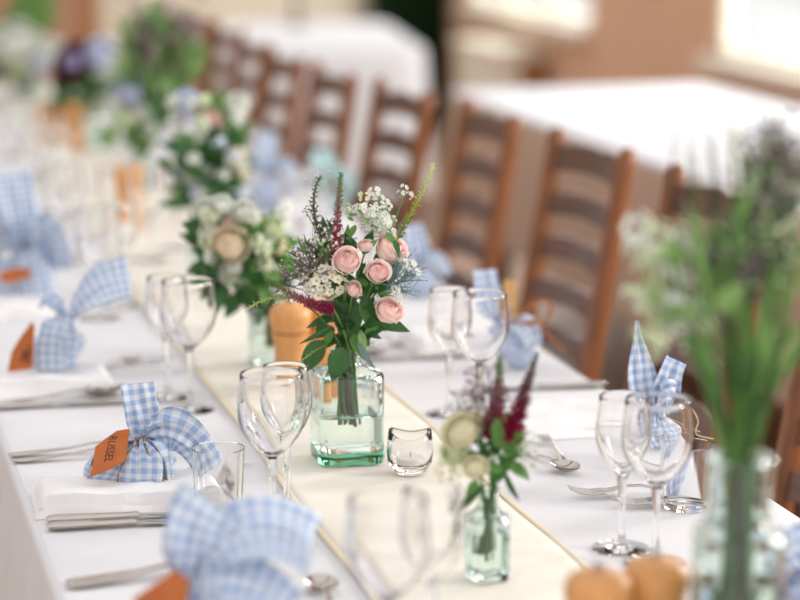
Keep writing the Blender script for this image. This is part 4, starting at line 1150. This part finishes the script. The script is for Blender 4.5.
for k in range(26):
    a = B.r.uniform(-0.3, 1.6); c = P(388, 288, -0.02); e = c+Vector((math.cos(a), B.r.uniform(-0.5, 0.3), math.sin(a)))*B.r.uniform(0.022, 0.042)
    B.leaf(c+(e-c)*0.2, e, 0.0022, 'greyleaf', 2)
for (px, py) in ((412, 264), (404, 262), (416, 272), (396, 290), (375, 298), (399, 300)):
    B.florets(P(px, py, -0.03), (0.004, 0.004, 0.004), 4, 'white', 0.0042, name='small_floret')
LV = [((324, 340), (299, 374), 0.026, 'leaf', 0, -0.045), ((343, 347), (333, 381), 0.029, 'leaf', 0, -0.050), ((334, 327), (301, 342), 0.007, 'leaf', 1, -0.05),
      ((372, 316), (410, 332), 0.019, 'leaf', 0, -0.03), ((368, 300), (388, 328), 0.018, 'leaf', 0, -0.035), ((356, 300), (352, 345), 0.020, 'leaf', 0, -0.03),
      ((346, 300), (340, 338), 0.016, 'leaf', 1, -0.035), ((362, 298), (370, 326), 0.016, 'leaf2', 1, -0.03), ((350, 330), (362, 362), 0.012, 'leaf2', 1, -0.03),
      ((326, 318), (316, 336), 0.012, 'leaf', 0, -0.02), ((374, 286), (362, 310), 0.016, 'leaf', 0, -0.03), ((346, 278), (352, 300), 0.014, 'leaf', 0, -0.02),
      ((322, 258), (306, 241), 0.008, 'leaf', 1, -0.01), ((316, 260), (322, 240), 0.007, 'leaf', 1, -0.02), ((362, 254), (375, 240), 0.010, 'leaf2', 1, -0.03),
      ((394, 240), (400, 253), 0.008, 'leaf', 1, -0.05), ((386, 232), (396, 244), 0.008, 'leaf2', 1, -0.03), ((332, 330), (322, 350), 0.010, 'leaf2', 1, -0.03),
      ((360, 330), (366, 352), 0.010, 'leaf3', 1, -0.035), ((340, 362), (324, 380), 0.012, 'leaf2', 1, -0.035), ((358, 340), (372, 372), 0.008, 'greyleaf', 1, -0.04),
      ((380, 320), (366, 332), 0.012, 'leaf2', 0, -0.035), ((350, 310), (330, 322), 0.012, 'leaf', 0, -0.03), ((356, 225), (348, 238), 0.008, 'leaf2', 1, -0.02)]
for (a, b, w, key, kd, dy) in LV:
    B.leaf(P(a[0], a[1], dy*0.6), P(b[0], b[1], dy), w, key, kd, face=(B.r.uniform(-0.4, 0.4), -1, B.r.uniform(0.0, 0.6)))
B.leaves_in(350, 316, 20, 26, 34, 'leaf', 0.030, (-0.03, 0.025), up=0.2)
B.leaves_in(362, 268, 24, 22, 34, 'leaf', 0.024, (-0.02, 0.02), up=0.6)
B.leaves_in(372, 292, 16, 16, 22, 'leaf2', 0.024, (-0.03, 0.02), up=0.4, kinds=(1, 2))
B.leaves_in(312, 262, 20, 18, 40, 'leaf2', 0.016, (-0.02, 0.02), up=0.8, kinds=(1, 2))
B.leaves_in(336, 240, 16, 18, 24, 'leaf', 0.015, (-0.01, 0.02), up=0.9, kinds=(1, 2))
B.leaves_in(358, 290, 22, 14, 18, 'leaf', 0.026, (-0.02, 0.02), up=0.4)
B.leaves_in(345, 245, 24, 20, 14, 'leaf2', 0.016, (-0.01, 0.02), up=0.8, kinds=(1, 2))
B.leaves_in(368, 216, 18, 16, 16, 'leaf2', 0.011, (-0.02, 0.02), up=0.8, kinds=(1,))
for k in range(9): B.stem(P(334+6*k+B.r.uniform(-3, 3), 300+B.r.uniform(-10, 10), B.r.uniform(-0.03, 0.02)), 0.0013, B.r.choice(['stem', 'leaf2', 'stemdark']))

# ---- small posy with crimson spikes
bB = tp(487, 582); bB.z = TZ+0.0042
make_vase('square_vase', 'narrow clear bottle vase holding the crimson-spiked posy', bB, 0.15, 0.0200, 0.068, 0.0105, 0.098, 0.052, 'bottleglass', wall=0.0024, base=0.006)
B = Bouquet('small posy with two crimson spikes in the narrow bottle', bB, 0.088, seed=22); P = B.P
B.in_vase(7, 0.088, 0.026, 0.0014, 0.006)
B.spike([P(494, 440, 0.0), P(493, 415, 0.0), P(500, 390, 0.0), P(500, 356, 0.0)], 0.0080, 0.0028, 'spikemagenta', 240)
B.spike([P(508, 442, -0.02), P(516, 420, -0.02), P(528, 384, -0.01), P(537, 352, 0.0)], 0.0090, 0.0018, 'spikecrimson', 260)
B.bloom(P(461, 432, -0.01), (-0.4, -0.6, 0.6), 0.020, 'cream'); B.bloom(P(455, 452, -0.01), (-0.5, -0.7, 0.3), 0.015, 'greenwhite')
B.bloom(P(475, 468, -0.03), (0, -0.8, 0.4), 0.013, 'cream'); B.bloom(P(478, 425, 0.01), (0.1, -0.6, 0.7), 0.014, 'cream')
B.florets(P(448, 468, -0.01), (0.014, 0.01, 0.014), 14, 'wax', 0.0055); B.florets(P(530, 450, 0.0), (0.012, 0.01, 0.02), 14, 'white', 0.0048)
B.florets(P(470, 405, 0.0), (0.014, 0.01, 0.014), 10, 'white', 0.004)
tips = [P(x, y, 0) for x, y in ((460, 392), (468, 382), (476, 372), (484, 386), (455, 402), (490, 378), (506, 386), (512, 394), (472, 396), (480, 362))]
B.spray(P(488, 440, 0), tips, 'mauve', 'stemdark', 0.0006, 0.0026, 9, 0.016)
B.leaves_in(496, 452, 26, 14, 34, 'leaf2', 0.024, (-0.03, 0.02), up=0.3)
B.leaves_in(486, 462, 18, 12, 16, 'leaf', 0.024, (-0.03, 0.02), up=0.2)
B.leaf(P(482, 486, -0.015), P(452, 517, -0.03), 0.009, 'leaf', 1); B.leaf(P(504, 470, -0.01), P(518, 508, -0.01), 0.007, 'leaf', 1)
B.leaf(P(478, 480, -0.02), P(466, 496, -0.03), 0.010, 'leaf2', 1); B.leaf(P(495, 480, -0.02), P(490, 505, -0.03), 0.008, 'leaf', 1)

# ---- tall blurred bouquet in the foreground
bC = tp(733, 716); bC.z = TZ+0.0042
make_vase('round_jar_vase', 'blurred clear jar vase in the foreground holding the tallest bouquet', bC, 0.2, 0.038, 0.165, 0.027, 0.232, 0.12, 'bottleglass', sq=0.25, wall=0.003, base=0.008)
B = Bouquet('tall loose bouquet of green stems and mauve sprays in the foreground', bC, 0.226, seed=23); P = B.P
B.in_vase(16, 0.226, 0.03, 0.0022, 0.015)
for k in range(30):
    x = B.r.uniform(668, 806); y = B.r.uniform(140, 330)
    B.stem(P(x, y, B.r.uniform(-0.07, 0.06)), 0.0012, B.r.choice(['leaf2', 'stem', 'leaf', 'leaf3']), via=P(lerp(738, x, 0.75), 350, B.r.uniform(-0.03, 0.03)))
B.leaves_in(748, 340, 46, 85, 44, 'leaf2', 0.055, (-0.05, 0.05), up=2.4, kinds=(2,), wd=0.004)
B.leaves_in(745, 310, 52, 90, 34, 'leaf3', 0.055, (-0.05, 0.05), up=2.4, kinds=(2,), wd=0.005)
B.leaves_in(740, 400, 24, 45, 24, 'leaf', 0.050, (-0.03, 0.03), up=2.4, kinds=(2,), wd=0.004)
B.leaves_in(690, 300, 40, 40, 26, 'leaf3', 0.030, (-0.04, 0.04), up=0.6)
for k in range(30): B.florets(P(B.r.uniform(636, 705), B.r.uniform(225, 345), B.r.uniform(-0.03, 0.04)), (0.011, 0.01, 0.011), 7, B.r.choice(['green', 'white']), 0.0062)
for k in range(10):
    x, y = B.r.uniform(690, 800), B.r.uniform(140, 260)
    tips = [P(x+B.r.uniform(-28, 28), y+B.r.uniform(-34, 26), B.r.uniform(-0.03, 0.03)) for _ in range(9)]
    B.spray(P(x+B.r.uniform(-8, 8), y+62, 0), tips, B.r.choice(['mauve', 'mauve', 'greenwhite', 'leaf3']), 'leaf2', 0.0007, 0.0040, 10, 0.024)
for k in range(10):
    x, y = B.r.uniform(660, 790), B.r.uniform(100, 160)
    B.spike([P(x, y+90, 0), P(x+2, y+60, 0), P(x-3, y+30, 0), P(x+B.r.uniform(-8, 8), y, 0)], 0.0035, 0.0018, B.r.choice(['spikegreen', 'spikedark']), 36, 1.5)
B.bloom(P(668, 268, -0.01), (-0.4, -0.6, 0.5), 0.018, 'greenwhite'); B.bloom(P(655, 300, 0.0), (-0.5, -0.6, 0.3), 0.016, 'cream')

# ---- bouquet behind the pepper mills
bD = tp(270, 366); bD.z = TZ+0.0042
make_vase('square_vase', 'pale bottle vase behind the pepper mills, holding white and peach blooms', bD, 0.05, 0.0285, 0.085, 0.014, 0.110, 0.05, 'bottleglass', wall=0.003, base=0.008)
B = Bouquet('leafy bouquet with a peach bloom and white flowers behind the pepper mills', bD, 0.105, seed=24); P = B.P
B.in_vase(8, 0.105, 0.03, 0.0016, 0.009)
B.leaves_in(240, 272, 36, 24, 70, 'leaf', 0.042, (-0.06, 0.03), up=0.1)
B.leaves_in(258, 258, 28, 28, 60, 'leaf2', 0.036, (-0.06, 0.03), up=0.3)
for k in range(26): B.florets(P(B.r.uniform(205, 285), B.r.uniform(205, 280), B.r.uniform(-0.07, 0.0)), (0.008, 0.008, 0.008), 5, B.r.choice(['white', 'white', 'green']), 0.0075)
B.leaves_in(215, 235, 14, 26, 24, 'leaf', 0.034, (-0.03, 0.03), up=0.6)
B.leaves_in(270, 306, 8, 12, 8, 'leaf2', 0.028, (-0.03, 0.0), up=-0.6)
B.rose(P(229, 246, -0.05), (-0.1, -0.85, 0.4), 0.030, 'peach'); B.rose(P(228, 220, -0.02), (0.0, -0.6, 0.7), 0.016, 'rose')
for (x, y, r, k) in ((258, 240, 0.024, 'cream'), (272, 228, 0.018, 'greenwhite'), (205, 210, 0.018, 'white'), (222, 205, 0.016, 'white'), (226, 272, 0.018, 'white'), (244, 212, 0.018, 'white'), (212, 228, 0.016, 'white'), (248, 262, 0.014, 'greenwhite'), (278, 246, 0.015, 'cream')):
    B.bloom(P(x, y, B.r.uniform(-0.05, 0.0)), (B.r.uniform(-0.4, 0.4), -0.7, 0.6), r, k)

# ---- taller bouquet behind that one
bE = tp(208, 292); bE.z = TZ+0.0042
make_vase('square_vase', 'pale bottle vase half hidden behind the peach bloom bouquet', bE, 0.2, 0.0285, 0.085, 0.014, 0.110, 0.05, 'bottleglass', wall=0.003, base=0.008)
B = Bouquet('bouquet with lilac sprays and one round white bloom, rising behind the peach bloom', bE, 0.105, seed=25); P = B.P
B.leaves_in(206, 175, 20, 36, 70, 'leaf', 0.055, (-0.05, 0.04), up=0.7)
B.leaves_in(218, 140, 22, 30, 30, 'leaf2', 0.05, (-0.04, 0.04), up=1.0, kinds=(1, 2))
B.bloom(P(237, 106, -0.02), (0.2, -0.8, 0.5), 0.022, 'white'); B.bloom(P(213, 118, -0.02), (0, -0.8, 0.4), 0.016, 'rose')
for (x, y, r, k) in ((186, 100, 0.020, 'bluepetal'), (178, 118, 0.016, 'white'), (188, 142, 0.014, 'white'), (236, 158, 0.018, 'cream'), (226, 176, 0.014, 'greenwhite'), (178, 138, 0.014, 'white'), (242, 172, 0.014, 'cream')):
    B.bloom(P(x, y, B.r.uniform(-0.05, 0.0)), (B.r.uniform(-0.4, 0.4), -0.7, 0.6), r, k)
for k in range(30): B.florets(P(B.r.uniform(172, 245), B.r.uniform(92, 195), B.r.uniform(-0.07, 0.0)), (0.008, 0.008, 0.008), 5, B.r.choice(['white', 'lilac', 'lilac', 'blue']) if k < 16 else B.r.choice(['white', 'green']), 0.008)
B.in_vase(6, 0.105, 0.03, 0.0016, 0.009)

# ---- tall green bouquet farther off
bF = tp(140, 206); bF.z = TZ+0.0042
make_vase('square_vase', 'far bottle vase under the tall green bouquet', bF, 0.4, 0.0285, 0.095, 0.014, 0.120, 0.06, 'bottleglass', wall=0.003, base=0.008)
B = Bouquet('tall feathery green bouquet far up the table with blue-white blooms below', bF, 0.115, seed=26); P = B.P
for k in range(24):
    x, y = B.r.uniform(126, 192), B.r.uniform(16, 60); B.stem(P(x, y, B.r.uniform(-0.06, 0.06)), 0.0022, B.r.choice(['leaf2', 'leaf3', 'stem']), via=P(lerp(150, x, 0.7), 110, 0))
B.leaves_in(158, 68, 33, 44, 70, 'leaf2', 0.060, (-0.06, 0.06), up=1.6, kinds=(1, 2))
B.leaves_in(155, 56, 32, 40, 60, 'leaf3', 0.055, (-0.06, 0.06), up=1.4, kinds=(1, 2))
B.leaves_in(160, 110, 20, 26, 40, 'leaf', 0.05, (-0.05, 0.05), up=1.2, kinds=(1, 2))
tips = [P(B.r.uniform(138, 182), B.r.uniform(16, 44), B.r.uniform(-0.04, 0.04)) for _ in range(24)]
B.spray(P(158, 90, 0), tips, 'mauve', 'stemdark', 0.0014, 0.009, 12, 0.05)
for (x, y, r, k) in ((132, 92, 0.036, 'bluepetal'), (118, 100, 0.026, 'white'), (140, 112, 0.028, 'white'), (126, 118, 0.024, 'greenwhite'), (150, 128, 0.022, 'white'), (112, 136, 0.020, 'greenwhite')):
    B.bloom(P(x, y, B.r.uniform(-0.05, 0.0)), (B.r.uniform(-0.4, 0.4), -0.7, 0.6), r, k)
B.leaves_in(118, 138, 10, 10, 14, 'leaf2', 0.04, (-0.04, 0.0), up=0.3)

# ---- two farthest bouquets
bG = tp(98, 150); bG.z = TZ+0.0042
make_vase('square_vase', 'far bottle vase under the dark red bouquet', bG, 0.1, 0.030, 0.095, 0.015, 0.120, 0.06, 'bottleglass', wall=0.003, base=0.008)
B = Bouquet('far bouquet with a dark red bloom over deep green leaves', bG, 0.115, seed=27); P = B.P
B.leaves_in(82, 96, 16, 22, 46, 'leaf', 0.06, (-0.06, 0.04), up=0.3)
B.leaves_in(98, 84, 12, 16, 16, 'leaf2', 0.055, (-0.05, 0.04), up=0.8)
for (x, y, r, k) in ((74, 62, 0.050, 'darkred'), (68, 74, 0.036, 'darkred'), (80, 52, 0.030, 'darkred'), (100, 54, 0.042, 'bluepetal'), (104, 70, 0.030, 'white'), (72, 62, 0.024, 'lilac')):
    B.bloom(P(x, y, -0.08 if k == 'lilac' else B.r.uniform(-0.05, 0.0)), (B.r.uniform(-0.3, 0.3), -0.8, 0.5), r, k)
bH = tp(22, 132); bH.z = TZ+0.0042
make_vase('square_vase', 'farthest bottle vase at the frame edge under white blooms', bH, 0.3, 0.030, 0.095, 0.015, 0.120, 0.06, 'bottleglass', wall=0.003, base=0.008)
B = Bouquet('farthest bouquet of white blooms at the frame edge', bH, 0.115, seed=28); P = B.P
B.leaves_in(8, 80, 14, 20, 30, 'leaf', 0.06, (-0.05, 0.05), up=0.5)
B.leaves_in(28, 22, 16, 26, 40, 'leaf2', 0.07, (-0.05, 0.05), up=1.5, kinds=(1, 2))
B.leaves_in(38, 80, 22, 20, 26, 'leaf3', 0.05, (-0.05, 0.05), up=0.6)
for (x, y, r, k) in ((14, 42, 0.060, 'white'), (8, 56, 0.042, 'white'), (34, 46, 0.040, 'white'), (48, 54, 0.048, 'white'), (38, 62, 0.036, 'bluepetal'), (22, 66, 0.03, 'greenwhite'), (38, 88, 0.030, 'white'), (10, 104, 0.034, 'white')):
    B.bloom(P(x, y, B.r.uniform(-0.06, 0.0)), (B.r.uniform(-0.4, 0.4), -0.7, 0.6), r, k)

# ------------------------------------------------------------------ the distant settings: glasses among the far clutter
far = [(100, 318, 'large'), (122, 306, 'small'), (66, 262, 'large'), (88, 254, 'small'), (40, 214, 'large'), (60, 208, 'small'), (22, 182, 'large'), (40, 176, 'small'), (10, 158, 'small'),
       (386, 345, 'small'), (300, 270, 'large'), (318, 262, 'small'), (238, 214, 'large'), (250, 206, 'small'), (184, 170, 'large'), (150, 262, 'large'), (176, 250, 'small'), (112, 172, 'large'), (128, 164, 'small')]
words = ['beside the long gingham tail', 'behind the long gingham tail', 'right of the tall blurred favour', 'behind the tall blurred favour', 'above the tall blurred favour', 'just beyond the tall blurred favour',
         'near the frame edge by the farthest mills', 'in front of the farthest mills', 'at the frame edge under the white far blooms', 'between the green vase and the pale favour', 'in front of the teal favour', 'beside the teal favour',
         'left of the pale blue far favour', 'behind the pale blue far favour', 'under the lilac bouquet', 'in front of the lone far mill', 'right of the lone far mill', 'behind the lone far mill', 'below the tall feathery bouquet']
for (px, py, k), w in zip(far, words):
    put_glass(big if k == 'large' else small, px, py, 'blurred %s wine glass %s' % ('large' if k == 'large' else 'slim', w))
